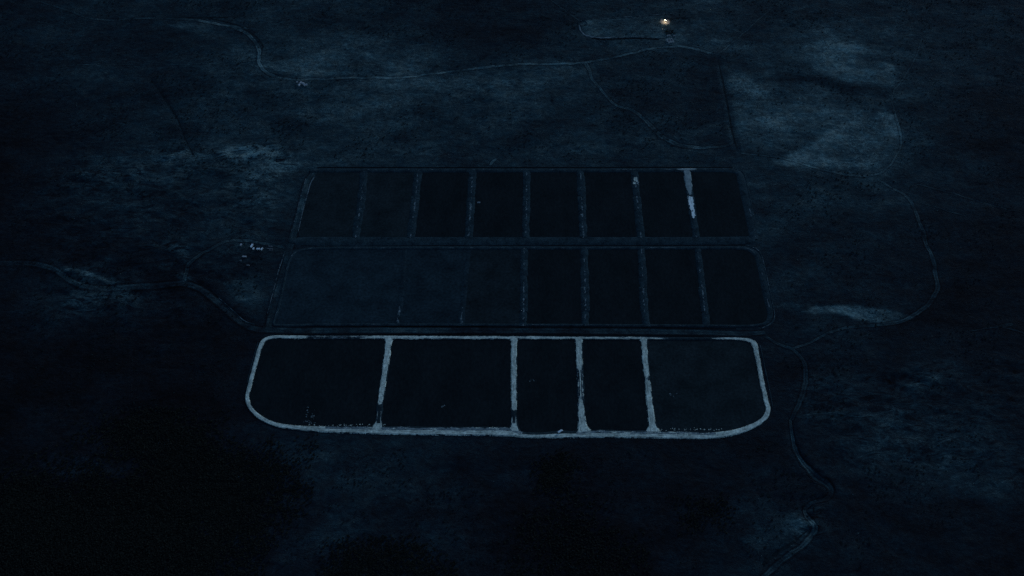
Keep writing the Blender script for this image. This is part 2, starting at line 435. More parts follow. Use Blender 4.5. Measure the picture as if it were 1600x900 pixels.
lev = cover_shade(X, Y)
lev = np.where(np.hypot(X, Y - 1100) > 2600, 12.0, lev)
def patch(poly, val, soft, mode='set', rag=26, seed=31, size=38):
    """a patch of vegetation with an irregular edge"""
    global lev
    d = np.full_like(X, -1e3)
    xx = X[core]; yy = Y[core]
    d[core] = inside(poly, xx, yy) + rag * (fbm(xx, yy, size, seed, 4, .6) - .5)
    m = sstep(-soft, soft, d)
    lev = lev * (1 - m) + (val if mode == 'set' else lev * val) * m
# pale dry-grass tongues
patch([(440.3, 995.4), (464.7, 1005.6), (509.3, 1008.1), (571.1, 1000.5), (608.5, 982.8), (583.4, 975.3), (552.2, 974.1), (527.3, 979.0), (496.0, 991.6), (456.9, 990.3)], 35, 3, rag=5, size=14)
patch([(396.2, 1005.6), (435.0, 1014.5), (457.9, 1005.6), (419.6, 999.2)], 26, 4, rag=10, size=14)
patch([(613.3, 1441.8), (693.8, 1463.4), (692.6, 1397.9), (666.7, 1338.6), (619.8, 1318.9), (509.1, 1318.9), (480.0, 1341.9), (545.8, 1392.7)], 38, 8, rag=18)
patch([(461.6, 1332.0), (519.8, 1375.6), (587.2, 1427.6), (634.7, 1459.8), (653.3, 1454.4), (606.8, 1411.8), (551.7, 1365.4), (487.9, 1323.8)], 42, 8, rag=14)
patch([(633.1, 1452.6), (682.6, 1465.2), (695.4, 1427.6), (683.1, 1396.1), (661.3, 1429.4)], 42, 9, rag=16, size=24)
patch([(414.4, 1592.3), (454.1, 1572.6), (483.6, 1496.4), (501.3, 1397.9), (450.1, 1363.7), (411.5, 1368.8), (405.0, 1441.8)], 32, 10)
patch([(569.8, 1673.7), (630.5, 1694.7), (686.4, 1663.3), (732.3, 1596.2), (713.4, 1543.6), (637.5, 1553.2), (583.1, 1582.4), (560.2, 1622.3)], 38, 6, rag=9)
patch([(582.0, 1576.5), (636.7, 1549.3), (711.0, 1534.0), (699.6, 1511.3), (630.1, 1518.9), (565.4, 1553.2), (458.9, 1564.8)], 16, 8, rag=12)
patch([(157.1, 1612.2), (274.0, 1657.0), (392.9, 1632.4), (386.1, 1389.2), (361.6, 1375.6), (294.9, 1385.8), (241.3, 1449.0), (194.4, 1492.7)], 17, 3, rag=2)
patch([(-711.6, 1746.5), (-614.6, 1742.1), (-544.1, 1705.4), (-495.0, 1652.9), (-497.1, 1620.3), (-563.5, 1673.7), (-648.4, 1720.4)], 27, 10, rag=20)
patch([(-477.9, 1608.2), (-430.9, 1622.3), (-341.8, 1596.2), (-291.0, 1576.5), (-399.6, 1572.6)], 38, 9)
patch([(-289.8, 1564.8), (-121.2, 1576.5), (98.0, 1608.2), (140.6, 1600.2), (145.1, 1568.7), (0.0, 1518.9), (-118.7, 1515.1), (-282.2, 1487.2), (-377.5, 1496.4), (-359.7, 1543.6)], 27, 9)
patch([(134.6, 1746.5), (167.4, 1759.7), (320.7, 1773.0), (330.6, 1720.4), (316.4, 1682.1), (277.4, 1694.7), (157.8, 1699.0), (142.2, 1716.1)], 33, 2.5, rag=10, size=14)
patch([(309.5, 1764.1), (354.1, 1759.7), (350.5, 1694.7), (320.6, 1673.7), (304.7, 1716.1)], 26, 6, rag=14)
patch([(-516.7, 1346.9), (-474.6, 1375.6), (-430.0, 1379.0), (-406.1, 1355.3), (-423.7, 1338.6), (-469.4, 1345.2)], 21, 10, rag=18, size=20)
patch([(-712.2, 1083.3), (-663.1, 1069.8), (-633.8, 1053.7), (-613.5, 1052.4), (-625.9, 1061.7), (-675.4, 1077.9)], 31, 5, rag=12, size=18)
patch([(-454.6, 1056.4), (-400.8, 1063.1), (-375.5, 1017.1), (-374.4, 972.8), (-397.7, 985.3), (-422.7, 1017.1)], 21, 6, rag=12)
patch([(509.9, 763.6), (562.6, 763.6), (589.3, 733.1), (685.2, 708.4), (672.6, 670.0), (594.0, 689.0), (539.6, 708.4), (487.6, 743.2)], 20, 18, rag=40)
patch([(306.8, 642.1), (366.6, 651.3), (384.4, 635.7), (350.2, 606.0), (315.6, 592.9), (293.9, 610.5)], 21, 12, rag=30)
patch([(-369.2, 763.6), (-264.4, 768.7), (-158.1, 761.5), (-209.5, 748.2), (-242.1, 728.1), (-321.4, 738.1)], 19, 12)
patch([(-304.1, 571.3), (-293.9, 610.5), (-233.8, 655.9), (-199.5, 646.7), (-212.3, 610.5), (-265.8, 584.2), (-295.5, 567.0)], 16, 14)
patch([(-641.3, 733.1), (-601.4, 745.2), (-517.5, 723.1), (-521.7, 705.4), (-599.5, 708.4)], 12, 8, rag=26)
patch([(-423.5, 644.8), (-400.8, 655.9), (-372.7, 648.5), (-373.9, 623.9), (-389.5, 619.4), (-408.5, 632.0)], 11, 6, rag=14, size=16)
patch([(-527.0, 1072.5), (-515.2, 1083.3), (-500.7, 1061.7), (-514.7, 1052.4)], 28, 4, rag=6, size=10)
patch([(-131.5, 1827.4), (105.2, 1827.4), (128.8, 1759.7), (37.4, 1663.3), (-100.2, 1673.7), (-179.0, 1737.7)], 12, 30, rag=50)
lev = lev * (1 + hum * ((ridge - .4) * .7 + (fbm(X * .5, Y * 1.6, 14, 41, 3) - .5) * .7))  # hummock crests toned paler: relief shading put into the colour
# grain of the vegetation, drawn out across the slope
lev = lev * (0.8 + 0.8 * (fbm(X * .45, Y * 1.1, 30, 51, 5, .62) - .25))
lev = np.clip(lev, 2, 60)
SHADED_COVER = lev / 57.5  # vegetation and painted light fall-off in one value
ny, nx = X.shape
idx = np.arange(ny * nx).reshape(ny, nx)
quads = np.stack([idx[:-1, :-1].ravel(), idx[:-1, 1:].ravel(), idx[1:, 1:].ravel(), idx[1:, :-1].ravel()], 1)
gm = new_mesh('ground', np.stack([X.ravel(), Y.ravel(), Z.ravel()], 1), quads, True)
fattr(gm, 'dry', SHADED_COVER.ravel())
fattr(gm, 'hummock', hum.ravel())
tag(put('ground', gm, M_GROUND), kind='structure')

def hgt(x, y, arr=None):
    """height of the ground sheet at a point (same triangles' bilinear patch)"""
    x = np.asarray(x, float); y = np.asarray(y, float)
    i = np.clip(np.searchsorted(GX, x) - 1, 0, nx - 2); j = np.clip(np.searchsorted(GY, y) - 1, 0, ny - 2)
    u = (x - GX[i]) / (GX[i + 1] - GX[i]); v = (y - GY[j]) / (GY[j + 1] - GY[j])
    A = Z if arr is None else arr
    return (A[j, i] * (1 - u) + A[j, i + 1] * u) * (1 - v) + (A[j + 1, i] * (1 - u) + A[j + 1, i + 1] * u) * v

# ------------------------------------------------------------------ strips: banks, tracks, ditches, crusts
def strip(name, pts, prof, ds=3.0, closed=False, wob=0.0, seed=0, lift=0.06, meander=0.0):
    """sweep a cross profile [(t, z)], t in -1..1 of half the width, along a path with widths; follows the ground"""
    e, L = catmull(pts, ds, closed)
    tg, nr = frames(e, closed)
    s = np.arange(len(e)) * ds
    if meander:
        e[:, :2] += nr * (meander * (fbm(s, s * 0 + seed * 3.1, 24, seed + 9, 3) - .5) * 2)[:, None]
        tg, nr = frames(e, closed)
    half = e[:, 2] * .5
    jl = 1 + wob * (fbm(s, s * 0 + seed, 9, seed, 3) - .5) * 2
    jr = 1 + wob * (fbm(s, s * 0 + seed + 40, 9, seed + 3, 3) - .5) * 2
    n = len(e); m = len(prof); V = np.zeros((n, m, 3)); T = np.zeros((n, m))
    for q, (t, z) in enumerate(prof):
        o = t * half * (jr if t > 0 else jl)
        V[:, q, :2] = e[:, :2] + nr * o[:, None]
        V[:, q, 2] = hgt(V[:, q, 0], V[:, q, 1]) + z + lift
        T[:, q] = t
    I = np.arange(n * m).reshape(n, m)
    if closed: I = np.vstack([I, I[:1]])
    f = np.stack([I[:-1, :-1].ravel(), I[1:, :-1].ravel(), I[1:, 1:].ravel(), I[:-1, 1:].ravel()], 1)[:, ::-1]
    me = new_mesh(name, V.reshape(-1, 3), f, True)
    fattr(me, 'across', T.ravel())
    fattr(me, 'dry', hgt(V[:, :, 0], V[:, :, 1], SHADED_COVER).ravel())
    fattr(me, 'hummock', hgt(V[:, :, 0], V[:, :, 1], hum).ravel())
    return me

def prof_z(prof, t):
    a = np.array(prof); return np.interp(t, a[:, 0], a[:, 1])

def crust(pts, prof, span, cover_fn, cell=0.8, closed=False, seed=0, rag=0.35, top=0.07, grain=3.0, along=.55):
    """ragged deposit on a bank: cells of the bank's own surface kept where a patchy noise allows"""
    e, L = catmull(pts, cell, closed)
    tg, nr = frames(e, closed)
    n = len(e); wmax = e[:, 2].max()
    lo, hi = span
    m = max(3, int(wmax * .5 * (hi - lo) / cell))
    t = np.linspace(lo, hi, m + 1)
    S, T = np.meshgrid(np.arange(n) * cell, t, indexing='ij')
    half = (e[:, 2] * .5)[:, None]
    jit = (fbm(S * 1.0, T * 40, 1.3, seed + 5, 2) - .5) * cell * .9
    P = e[:, None, :2] + nr[:, None, :] * (T * half + jit)[:, :, None]
    jit2 = (fbm(S + 90, T * 40, 1.3, seed + 6, 2) - .5) * cell * .9
    P = P + tg[:, None, :] * jit2[:, :, None]
    Zc = hgt(P[:, :, 0], P[:, :, 1]) + prof_z(prof, T) + .06 + top
    frac = S / max(L, 1e-6)
    edge = (T - lo) / (hi - lo)
    em = np.minimum(edge, 1 - edge) * 2                       # 0 at the rims, 1 in the middle
    nz = fbm(S * along, T * wmax * .5, grain, seed, 5, .7)
    nz2 = fbm(S * .35, T * wmax * .5, 3.0, seed + 2, 3, .6)
    keep = (cover_fn(frac, T) + (em - .5) * 0.9 + (nz - .5) * rag * 3.2 + (nz2 - .5) * rag * 2) > 0.5
    I = np.arange(n * (m + 1)).reshape(n, m + 1)
    K = keep
    if closed:
        I = np.vstack([I, I[:1]]); K = np.vstack([keep, keep[:1]])
    kq = (K[:-1, :-1].astype(int) + K[1:, :-1] + K[1:, 1:] + K[:-1, 1:]) >= 3
    f = np.stack([I[:-1, :-1], I[1:, :-1], I[1:, 1:], I[:-1, 1:]], 2)[kq][:, ::-1]
    V = np.stack([P[:, :, 0], P[:, :, 1], Zc], 2).reshape(-1, 3)
    used = np.unique(f); remap = np.zeros(len(V), int); remap[used] = np.arange(len(used))
    me = new_mesh('pale_crust', V[used], remap[f], True)
    fattr(me, 'run', S.ravel()[used]); fattr(me, 'over', (T * half).ravel()[used])
    return me

def prof_bank(h, crown=.55): return [(-1, -.1), (-crown, h), (0, h + .08), (crown, h), (1, -.1)]
LOW = prof_bank(1.0, .6)

# basins ---------------------------------------------------------------
def basin(poly, mat_, label, group, rr=6.0, z=0.16):
    """slab of settled sludge with rounded corners"""
    p = np.array(poly)[:, :2]; n = len(p); out = []
    for i in range(n):
        a, b, c = p[i - 1], p[i], p[(i + 1) % n]
        da = (a - b) / np.linalg.norm(a - b); dc = (c - b) / np.linalg.norm(c - b)
        r = min(rr, np.linalg.norm(a - b) * .3, np.linalg.norm(c - b) * .3)
        q0 = b + da * r; q1 = b + dc * r
        for t in (0, .25, .5, .75, 1):
            out.append((1 - t) ** 2 * q0 + 2 * t * (1 - t) * b + t * t * q1)
    o = np.array(out)
    if np.sum(o[:, 0] * np.roll(o[:, 1], -1) - o[:, 1] * np.roll(o[:, 0], -1)) < 0: o = o[::-1]
    c = o.mean(0); m = len(o)
    v = [(x - c[0], y - c[1], z) for x, y in o] + [(x - c[0], y - c[1], -.3) for x, y in o]
    f = [tuple(range(m))] + [(i, i + m, (i + 1) % m + m, (i + 1) % m) for i in range(m)]
    ob = put('settling_basin', new_mesh('settling_basin', v, f), mat_, loc=(c[0], c[1], 0))
    tag(ob, label, 'basin', group)
    return ob

ORD = ['first', 'second', 'third', 'fourth', 'fifth', 'sixth', 'seventh', 'eighth']
# far row: the top and bottom ends of its divides (left edge, right edge)
FAR = [[(-346.1, 1307.5), (-257.9, 1307.5), (-253.5, 1153.3), (-347.0, 1153.3)], [(-251.3, 1307.5), (-165.3, 1307.5), (-165.2, 1153.3), (-252.5, 1153.3)], [(-157.6, 1307.5), (-71.6, 1307.5), (-73.8, 1153.3), (-160.0, 1153.3)],
       [(-62.8, 1307.5), (22.0, 1307.5), (18.7, 1153.3), (-66.5, 1153.3)], [(29.8, 1307.5), (114.6, 1307.5), (111.2, 1153.3), (26.0, 1153.3)], [(123.4, 1307.5), (206.1, 1307.5), (204.7, 1153.3), (120.5, 1153.3)],
       [(216.0, 1307.5), (297.6, 1307.5), (294.0, 1153.3), (213.0, 1153.3)], [(305.5, 1309.1), (389.1, 1307.5), (385.7, 1154.7), (302.3, 1153.3)]]
for i, q in enumerate(FAR):
    basin(q, (M_SLUDGE4, M_SLUDGE4, M_SLUDGE, M_SLUDGE, M_SLUDGE, M_SLUDGE, M_SLUDGE, M_SLUDGE)[i], '%s black rectangular basin from the left in the far row of eight' % ORD[i], 'basins of the far row', 5)
MID = [([(-359.5, 1124.8), (-172.6, 1124.8), (-171.6, 970.3), (-362.4, 970.3)], M_SLUDGE3, 'wide grassed-over basin at the left end of the middle row'),
       ([(-170.5, 1124.8), (-68.8, 1124.8), (-76.1, 970.3), (-169.6, 970.3)], M_SLUDGE25, 'half dried mottled basin, second from left in the middle row'),
       ([(-68.8, 1124.8), (16.4, 1124.8), (13.5, 970.3), (-76.1, 970.3)], M_SLUDGE2, 'dark mottled basin right of the grassed-over ones in the middle row'),
       ([(22.6, 1124.8), (112.0, 1124.8), (106.9, 969.1), (20.2, 970.3)], M_SLUDGE, 'black basin fourth from the left in the middle row'),
       ([(120.2, 1124.8), (203.4, 1124.8), (199.4, 969.1), (113.7, 969.1)], M_SLUDGE, 'black basin third from the right end of the middle row'),
       ([(211.6, 1124.8), (294.8, 1124.8), (290.0, 969.1), (205.2, 969.1)], M_SLUDGE, 'black basin second from the right end of the middle row'),
       ([(302.0, 1124.8), (390.4, 1124.8), (387.3, 969.1), (296.7, 969.1)], M_SLUDGE, 'black basin at the right end of the middle row')]
for q, m_, lab in MID:
    basin(q, m_, lab, 'basins of the middle row', 5)
NEAR = [([(-371.6, 943.4), (-184.9, 943.4), (-186.5, 785.4), (-315.3, 785.4), (-338.3, 790.7), (-357.8, 801.3), (-371.5, 818.5), (-377.0, 840.4)], 'wide black basin with round outer corner at the left end of near row'),
        ([(-181.0, 943.4), (1.0, 943.4), (0.0, 784.4), (-184.7, 785.4)], 'wide black square basin, second from left in the pale-rimmed near row'),
        ([(4.8, 943.4), (96.2, 943.4), (95.6, 778.1), (3.5, 778.1)], 'narrow black basin in the middle of the near row, bulging at its foot'),
        ([(101.0, 943.4), (194.4, 943.4), (191.6, 783.3), (101.1, 783.3)], 'narrow black basin between two pale dykes, fourth from left in near row'),
        ([(199.1, 943.4), (359.8, 941.0), (359.9, 825.1), (351.7, 807.8), (337.2, 794.9), (310.1, 780.2), (265.5, 778.1), (196.6, 779.1)], 'wide black basin with round outer corner at the right end of near row')]
for q, lab in NEAR:
    basin(q, M_SLUDGE4 if 'right end' in lab else M_SLUDGE, lab, 'basins of the near row', 4)

# dykes between the basins ----------------------------------------------
def dyke(pts, label, group, mat_=M_BANK, h=1.0, crusts=(), wob=.3, seed=1):
    prof = prof_bank(h, .7)
    if mat_ is M_BANK: crusts = list(crusts) + [((-1, 1), lambda s, t: -.14 + .1 * (np.abs(t) > .6), M_BANKP, seed + 200, .3)]
    me = strip('bank', pts, prof, 2.5, wob=wob, seed=seed)
    root = put('earth_dyke', me, mat_)
    tag(root, label, 'dyke', group)
    for span, fn, mt, sd, rag in crusts:
        c = crust(pts, prof, span, fn, seed=sd, rag=rag, cell=.5)
        put('pale_crust', c, mt, root)['kind'] = 'stuff'
        if mt is not M_CRUSTD:                             # thin, patchy skin feathering out round the thick crust
            c = crust(pts, prof, span, (lambda f_: lambda s_, t_: f_(s_, t_) + .12)(fn), seed=sd, rag=rag * 1.25, cell=.6, top=.035, grain=2.0)
            put('thin_crust', c, M_CRUSTD, root)['kind'] = 'stuff'
    return root

FARD = [[(-254.9, 1310.7, 14.4), (-252.8, 1242.7, 14.1), (-253.7, 1150.4, 13.6)], [(-161.7, 1310.7, 15.0), (-162.4, 1242.7, 14.6), (-164.5, 1150.4, 14.1)], [(-67.9, 1310.7, 14.4), (-68.8, 1242.7, 14.0), (-70.6, 1150.4, 13.5)],
        [(25.4, 1310.7, 13.2), (24.2, 1242.7, 12.4), (22.3, 1150.4, 11.9)], [(118.1, 1310.7, 14.4), (117.2, 1242.7, 14.0), (115.7, 1150.4, 13.5)], [(210.2, 1310.7, 14.4), (209.7, 1242.7, 13.5), (209.1, 1150.4, 13.0)],
        [(301.2, 1310.7, 13.4), (300.1, 1242.7, 13.0), (298.9, 1150.4, 12.6)]]
full = lambda s, t: np.where((s > .0), .95, 0)
fd_extra = {6: [((-1, 1), lambda s, t: np.interp(s, [0, .18, .26, .3, 1], [1.2, .8, .2, -1, -1]), M_CRUSTM, 3, .25),
                ((-.72, .72), lambda s, t: np.interp(s, [0, .36, .38, .44, .55, .68, .80, .81, 1], [-2, -2, .2, .5, 1.0, .95, .5, -2, -2]) - .55 * (np.abs(t + .05) < .1) * (s < .64) - np.abs(t - .15) * np.interp(s, [.5, .8], [.1, .9]), M_CRUSTW, 8, .8)],
            5: [((-.9, .9), lambda s, t: np.interp(s, [0, .05, .08, .15, .19, 1], [-2, -2, .3, .3, -2, -2]), M_CRUST, 12, .7)]}
for i, p in enumerate(FARD):
    lab = {5: 'grassy dyke with a pale crumbled spot near its far end', 6: 'dyke with a bright white crusted streak between the last two far basins'}.get(
        i, 'dull grassy dyke, %s from the left between the far row basins' % ORD[i])
    dyke(p, lab, 'dykes of the far row', M_BANK, .9, fd_extra.get(i, ()), seed=i + 2)
MIDD = [[(-171.7, 1127.6, 8.3), (-170.9, 1056.4, 10.0), (-172.4, 969.1, 11.6)], [(-68.9, 1127.6, 8.3), (-72.9, 1056.4, 9.0), (-77.1, 969.1, 11.6)], [(19.5, 1127.6, 12.3), (18.4, 1043.1, 11.9), (16.8, 966.6, 12.0)],
        [(115.7, 1127.6, 13.4), (113.3, 1043.1, 12.9), (110.2, 966.6, 12.0)], [(207.7, 1127.6, 12.9), (203.7, 1043.1, 12.4), (202.1, 966.6, 12.1)], [(298.2, 1127.6, 11.4), (295.1, 1043.1, 11.0), (293.0, 966.6, 12.1)]]
MLAB = ['faint sunken dyke inside the grassed-over part of the middle row', 'faint dyke where the grassed-over basins end in the middle row',
        'dull dyke third from the left in the middle row', 'dull dyke fourth from the left in the middle row',
        'dull dyke second from the right in the middle row', 'dull dyke at the right in the middle row with a pale spot']
for i, p in enumerate(MIDD):
    ex = ()
    if i < 2: ex = [((-.9, .9), lambda s, t: np.interp(s, [0, .6, .8, 1], [-1.5, -1, -.3, -.05]), M_BANKP, 70 + i, .5)]
    if i == 5: ex = [((-.6, .6), lambda s, t: np.interp(s, [0, .58, .62, .68, .72, 1], [-2, -2, .1, .1, -2, -2]), M_CRUSTD, 5, .6)]
    dyke(p, MLAB[i], 'dykes of the middle row', M_SLUDGE3 if i < 2 else M_BANK, .35 if i < 2 else .9, ex, seed=i + 20)
NEARD = [[(-183.0, 944.6, 19.2), (-183.1, 941.0, 14.4), (-183.2, 935.0, 11.0), (-183.3, 912.3, 10.4), (-184.7, 871.8, 9.8), (-186.3, 825.1, 9.6), (-186.0, 794.9, 10.8), (-186.3, 788.6, 15.3), (-186.7, 782.3, 23.3)], [(2.9, 944.6, 18.1), (2.9, 941.0, 13.3), (2.8, 935.0, 10.0), (2.8, 906.5, 9.4), (2.8, 860.5, 9.2), (2.7, 816.4, 9.0), (2.7, 794.9, 9.8), (2.7, 787.5, 12.4), (2.7, 780.2, 19.5)],
         [(99.1, 944.6, 19.1), (99.2, 941.0, 14.3), (99.2, 935.0, 11.9), (98.5, 906.5, 10.8), (98.3, 860.5, 11.0), (97.3, 816.4, 10.8), (97.9, 790.7, 13.4), (98.5, 784.4, 17.9), (99.2, 779.1, 25.1)], [(195.9, 944.6, 19.2), (195.9, 941.0, 14.3), (195.9, 935.0, 10.9), (195.0, 906.5, 9.9), (194.8, 860.5, 9.7), (194.6, 816.4, 10.4), (195.0, 790.7, 12.6), (195.3, 784.4, 17.0), (195.3, 779.1, 23.1)]]
gap = lambda a, b, d: (lambda s, t: np.interp(s, [0, a - .03, a, b, b + .03, 1], [1.05, 1.0, d, d, 1.0, 1.1]))
def nd1(s, t):
    return np.interp(s, [0, .25, .60, .735, .75, .80, .81, .9, .95, 1], [1.05, .95, .85, .5, -.6, -.6, .45, .55, 1.0, 1.2]) - np.where((s > .80) & (s < .93) & (np.abs(t) < .45), 1.0, 0)
def nd2(s, t):
    return np.interp(s, [0, .6, .78, .80, .84, .86, .93, 1], [1.0, .95, .8, -.6, -.6, .5, .7, 1.2]) - np.where((s > .84) & (s < .92) & (np.abs(t) < .4), 1.0, 0)
def nd3(s, t):
    return np.interp(s, [0, .15, .34, .36, .62, .66, .72, 1], [1.05, .85, .75, .45, .45, .3, .75, 1.1]) - np.where((s > .36) & (s < .64) & (np.abs(np.abs(t) - .25) < .1), .6, 0)
def nd4(s, t):
    return np.interp(s, [0, .40, .44, .47, .5, 1], [1.0, .95, .35, .35, .95, 1.1])
for i, (p, fn, lab) in enumerate(zip(NEARD, (nd1, nd2, nd3, nd4),
        ('pale crusted dyke leaning left, between the two widest near row basins', 'pale straight dyke left of the narrow near basin with bulging foot',
         'pale dyke with broken crust between the two narrow near basins', 'pale dyke nearest the round right end of the near row'))):
    dyke(p, lab, 'pale dykes of the near row', M_BANK3, 1.0, [((-.98, .98), fn, M_CRUST, 60 + 7 * i, .42)], seed=40 + i)

# long banks ---------------------------------------------------------------
def bank(pts, label, mat_, h, closed=False, crusts=(), crown=.6, ds=3.0, wob=.06, seed=1):
    prof = prof_bank(h, crown)
    root = put('perimeter_bank', strip('bank', pts, prof, ds, closed, wob, seed), mat_)
    tag(root, label, 'bank', 'banks round the basins')
    for span, fn, mt, sd, rag in crusts:
        put('pale_crust', crust(pts, prof, span, fn, closed=closed, seed=sd, rag=rag, cell=.6, along=.3), mt, root)['kind'] = 'stuff'
        if mt is M_CRUST:
            put('thin_crust', crust(pts, prof, span, (lambda f_: lambda s_, t_: f_(s_, t_) + .12)(fn), closed=closed, seed=sd, rag=rag * 1.25, top=.035, grain=2.0, along=.4), M_CRUSTD, root)['kind'] = 'stuff'
    return root

RING = [(-357.6, 945.2, 7.9), (-305.2, 945.2, 8.5), (-200.3, 945.2, 8.5), (-95.3, 944.6, 8.5), (0.0, 944.6, 8.5), (95.3, 944.0, 7.9), (190.6, 943.4, 7.9), (247.7, 942.8, 6.7), (304.8, 942.8, 6.7), (342.8, 941.6, 7.4), (357.2, 936.2, 10.1), (359.6, 912.3, 8.7), (359.3, 866.2, 8.5), (359.8, 832.7, 8.4), (360.3, 816.4, 8.3), (351.4, 800.3, 8.9), (331.6, 787.5, 9.6), (309.9, 779.1, 10.0), (282.7, 773.9, 11.3), (229.7, 773.9, 13.5), (176.8, 775.0, 13.6), (110.5, 776.0, 14.6), (88.4, 775.0, 13.0), (66.3, 775.0, 13.5), (35.3, 773.4, 10.4), (13.3, 774.7, 11.4), (0.0, 778.6, 15.7), (-88.6, 780.2, 15.7), (-190.6, 781.8, 14.6), (-257.3, 783.3, 11.5), (-293.1, 785.4, 9.3), (-329.6, 791.8, 8.0), (-350.9, 802.4, 7.5), (-366.6, 816.4, 7.0), (-375.8, 836.0, 7.1), (-375.8, 860.5, 7.6), (-374.1, 900.6, 7.7), (-372.0, 927.8, 8.0), (-368.2, 939.8, 8.5)]
RING = [(x, y, w * (.86 if w < 10 else .95)) for x, y, w in RING]
e_, L_ = catmull(RING, 3.0, True)
cum = []
for q in RING:
    d = np.hypot(e_[:, 0] - q[0], e_[:, 1] - q[1]); cum.append(d.argmin() / len(e_))
cum[0] = 0.0
RC = dict(zip(['tl', 'a', 'b', 'c', 'd', 'e', 'f', 'g', 'h', 'i', 'j', 'k', 'l', 'm', 'n', 'o', 'p', 'q', 'r', 's', 't', 'u', 'u1', 'u2', 'u3', 'u4', 'v', 'w', 'x', 'y', 'z'], cum))
def ring_cov(s, t):
    xs = [0, RC['a'] - .01, RC['a'] + .005, RC['b'] - .02, RC['b'] - .005, RC['d'], RC['f'], RC['g'] - .02, RC['g'], RC['h'] - .012, RC['h'], RC['i'], RC['j'], RC['m'], RC['p'], RC['r'], RC['t'], RC['w'], RC['x'], RC['y'], RC['z'], 1]
    ys = [.95, .85, .4, .36, .68, .62, .5, .35, -.6, -.6, .45, .75, .95, 1.0, 1.1, 1.1, .92, .95, 1.0, .95, 1.0, 1.0]
    c = np.interp(s, xs, ys)
    low = (s > RC['r']) & (s < RC['y'])
    # along the near side the inner third is only patchily covered
    rgt = (s > RC['j']) & (s < RC['s']) & (np.abs(t + .1) < .09)
    return c - np.where(low & (t < -.12), 1.3, 0) - np.where(rgt, .45, 0) - np.where((s > RC['a']) & (s < RC['b'] - .01) & (np.abs(t) < .3), .5, 0)
def fringe(s, t): return np.where(((s > RC['r']) & (s < RC['u1'])) | ((s > RC['u4']) & (s < RC['y'])), .52, -2)
def fringe2(s, t): return np.where(((s > RC['r']) & (s < RC['u1'])) | ((s > RC['u4']) & (s < RC['y'])), .12, -2)
bank(RING, 'pale crusted bank with round corners enclosing the near row', M_BANK3, 1.0, True,
     [((-.95, .95), ring_cov, M_CRUST, 90, .42), ((-.97, .2), fringe, M_CRUSTD, 95, .6), ((-.97, .1), fringe2, M_CRUST, 98, .7)], crown=.72)
bank([(-348.5, 1309.1, 6.6), (-331.1, 1311.2, 9.8), (-264.9, 1311.5, 10.6), (-110.4, 1311.5, 10.6), (55.2, 1311.5, 10.6), (220.8, 1311.5, 10.6), (331.2, 1312.3, 10.6), (375.3, 1311.5, 11.5), (388.8, 1305.8, 12.4), (391.9, 1281.8, 14.7), (392.4, 1227.3, 15.3), (392.6, 1179.4, 15.0), (391.8, 1147.5, 14.7)],
     'grassy bank along the far edge and right end of the far row', M_BANK, .9, False,
     [((-.2, .9), lambda s, t: np.interp(s, [0, .60, .64, .665, .70, .73, .76, 1], [-2, -2, -2, -2, -2, -2, -2, -2]) + np.interp(s, [0, .695, .705, .715, .735, .745, 1], [0, 0, 2.2, 3.1, 3.1, 2.0, 0]), M_CRUSTM, 17, .3),
      ((-.2, .9), lambda s, t: -.02 + 0 * s, M_CRUSTD, 18, .3)])
bank([(-360.2, 1144.0, 11.4), (-341.5, 1143.2, 18.6), (-103.5, 1143.2, 19.3), (103.5, 1143.2, 18.6), (310.5, 1144.0, 18.6), (393.4, 1144.7, 17.1)], 'broad straight grassy bank between the far and middle rows', M_BANK, .8,
     crusts=[((-.8, .8), lambda s, t: -.12 + 0 * s, M_CRUSTD, 33, .22)])
bank([(-358.6, 970.3, 4.0), (-357.1, 999.2, 4.5), (-355.7, 1056.4, 4.6), (-353.9, 1099.7, 4.8), (-348.1, 1116.4, 6.5), (-332.8, 1124.8, 6.4), (-308.5, 1127.2, 6.4), (-205.7, 1127.9, 7.1), (51.4, 1127.9, 7.1), (308.6, 1128.3, 7.1), (360.0, 1128.3, 7.1), (380.2, 1125.5, 10.0), (391.2, 1110.8, 11.4), (392.9, 1076.5, 11.4), (392.3, 1023.6, 11.5), (391.6, 989.1, 8.6), (384.2, 974.1, 6.2), (366.0, 968.5, 5.5), (288.9, 967.9, 4.9), (96.3, 969.1, 5.0), (-96.4, 969.7, 5.0), (-289.1, 969.7, 5.0), (-346.7, 968.5, 5.0)],
     'thin grassy bank round the middle row', M_BANK, .8, True, [((-.7, .7), lambda s, t: .02 + 0 * s, M_CRUSTD, 77, .25)])

# ------------------------------------------------------------------ roads, tracks, ditches, stream
def path(name, pts, m_, prof=((-1, 0), (-.85, -.03), (-.6, .06), (-.33, .0), (0, .08), (.33, .0), (.6, .06), (.85, -.03), (1, 0)), ds=3.0, wob=.32, seed=3, lift=.1, meander=2.2):
    if m_ not in (M_DITCH, M_PEAT): pts = [(a, b, c * 1.4) for a, b, c in pts]     # verges included
    o = put(name, strip(name, pts, list(prof), ds, False, wob, seed, lift, meander), m_)
    tag(o, kind='structure'); return o
ROADP = [(-874.1, 1098.4, 12.2), (-812.2, 1095.6, 12.2), (-759.0, 1094.2, 11.7), (-720.5, 1080.6, 11.2), (-685.1, 1055.1, 11.0), (-650.9, 1043.1, 12.6), (-603.2, 1043.1, 13.3), (-556.7, 1048.4, 13.5), (-512.7, 1052.4, 13.0), (-484.7, 1041.8, 12.1), (-450.3, 1011.9, 12.4), (-414.1, 979.0, 12.4), (-388.2, 962.9, 11.7), (-337.7, 959.2, 11.6), (-191.9, 959.2, 11.7), (0.0, 958.6, 11.7), (191.7, 956.8, 11.6), (287.3, 955.0, 11.0), (358.8, 953.1, 9.8), (378.4, 955.6, 8.4)]
path('gravel_road', ROADP, M_ROAD, seed=1, wob=.12, meander=0.6)
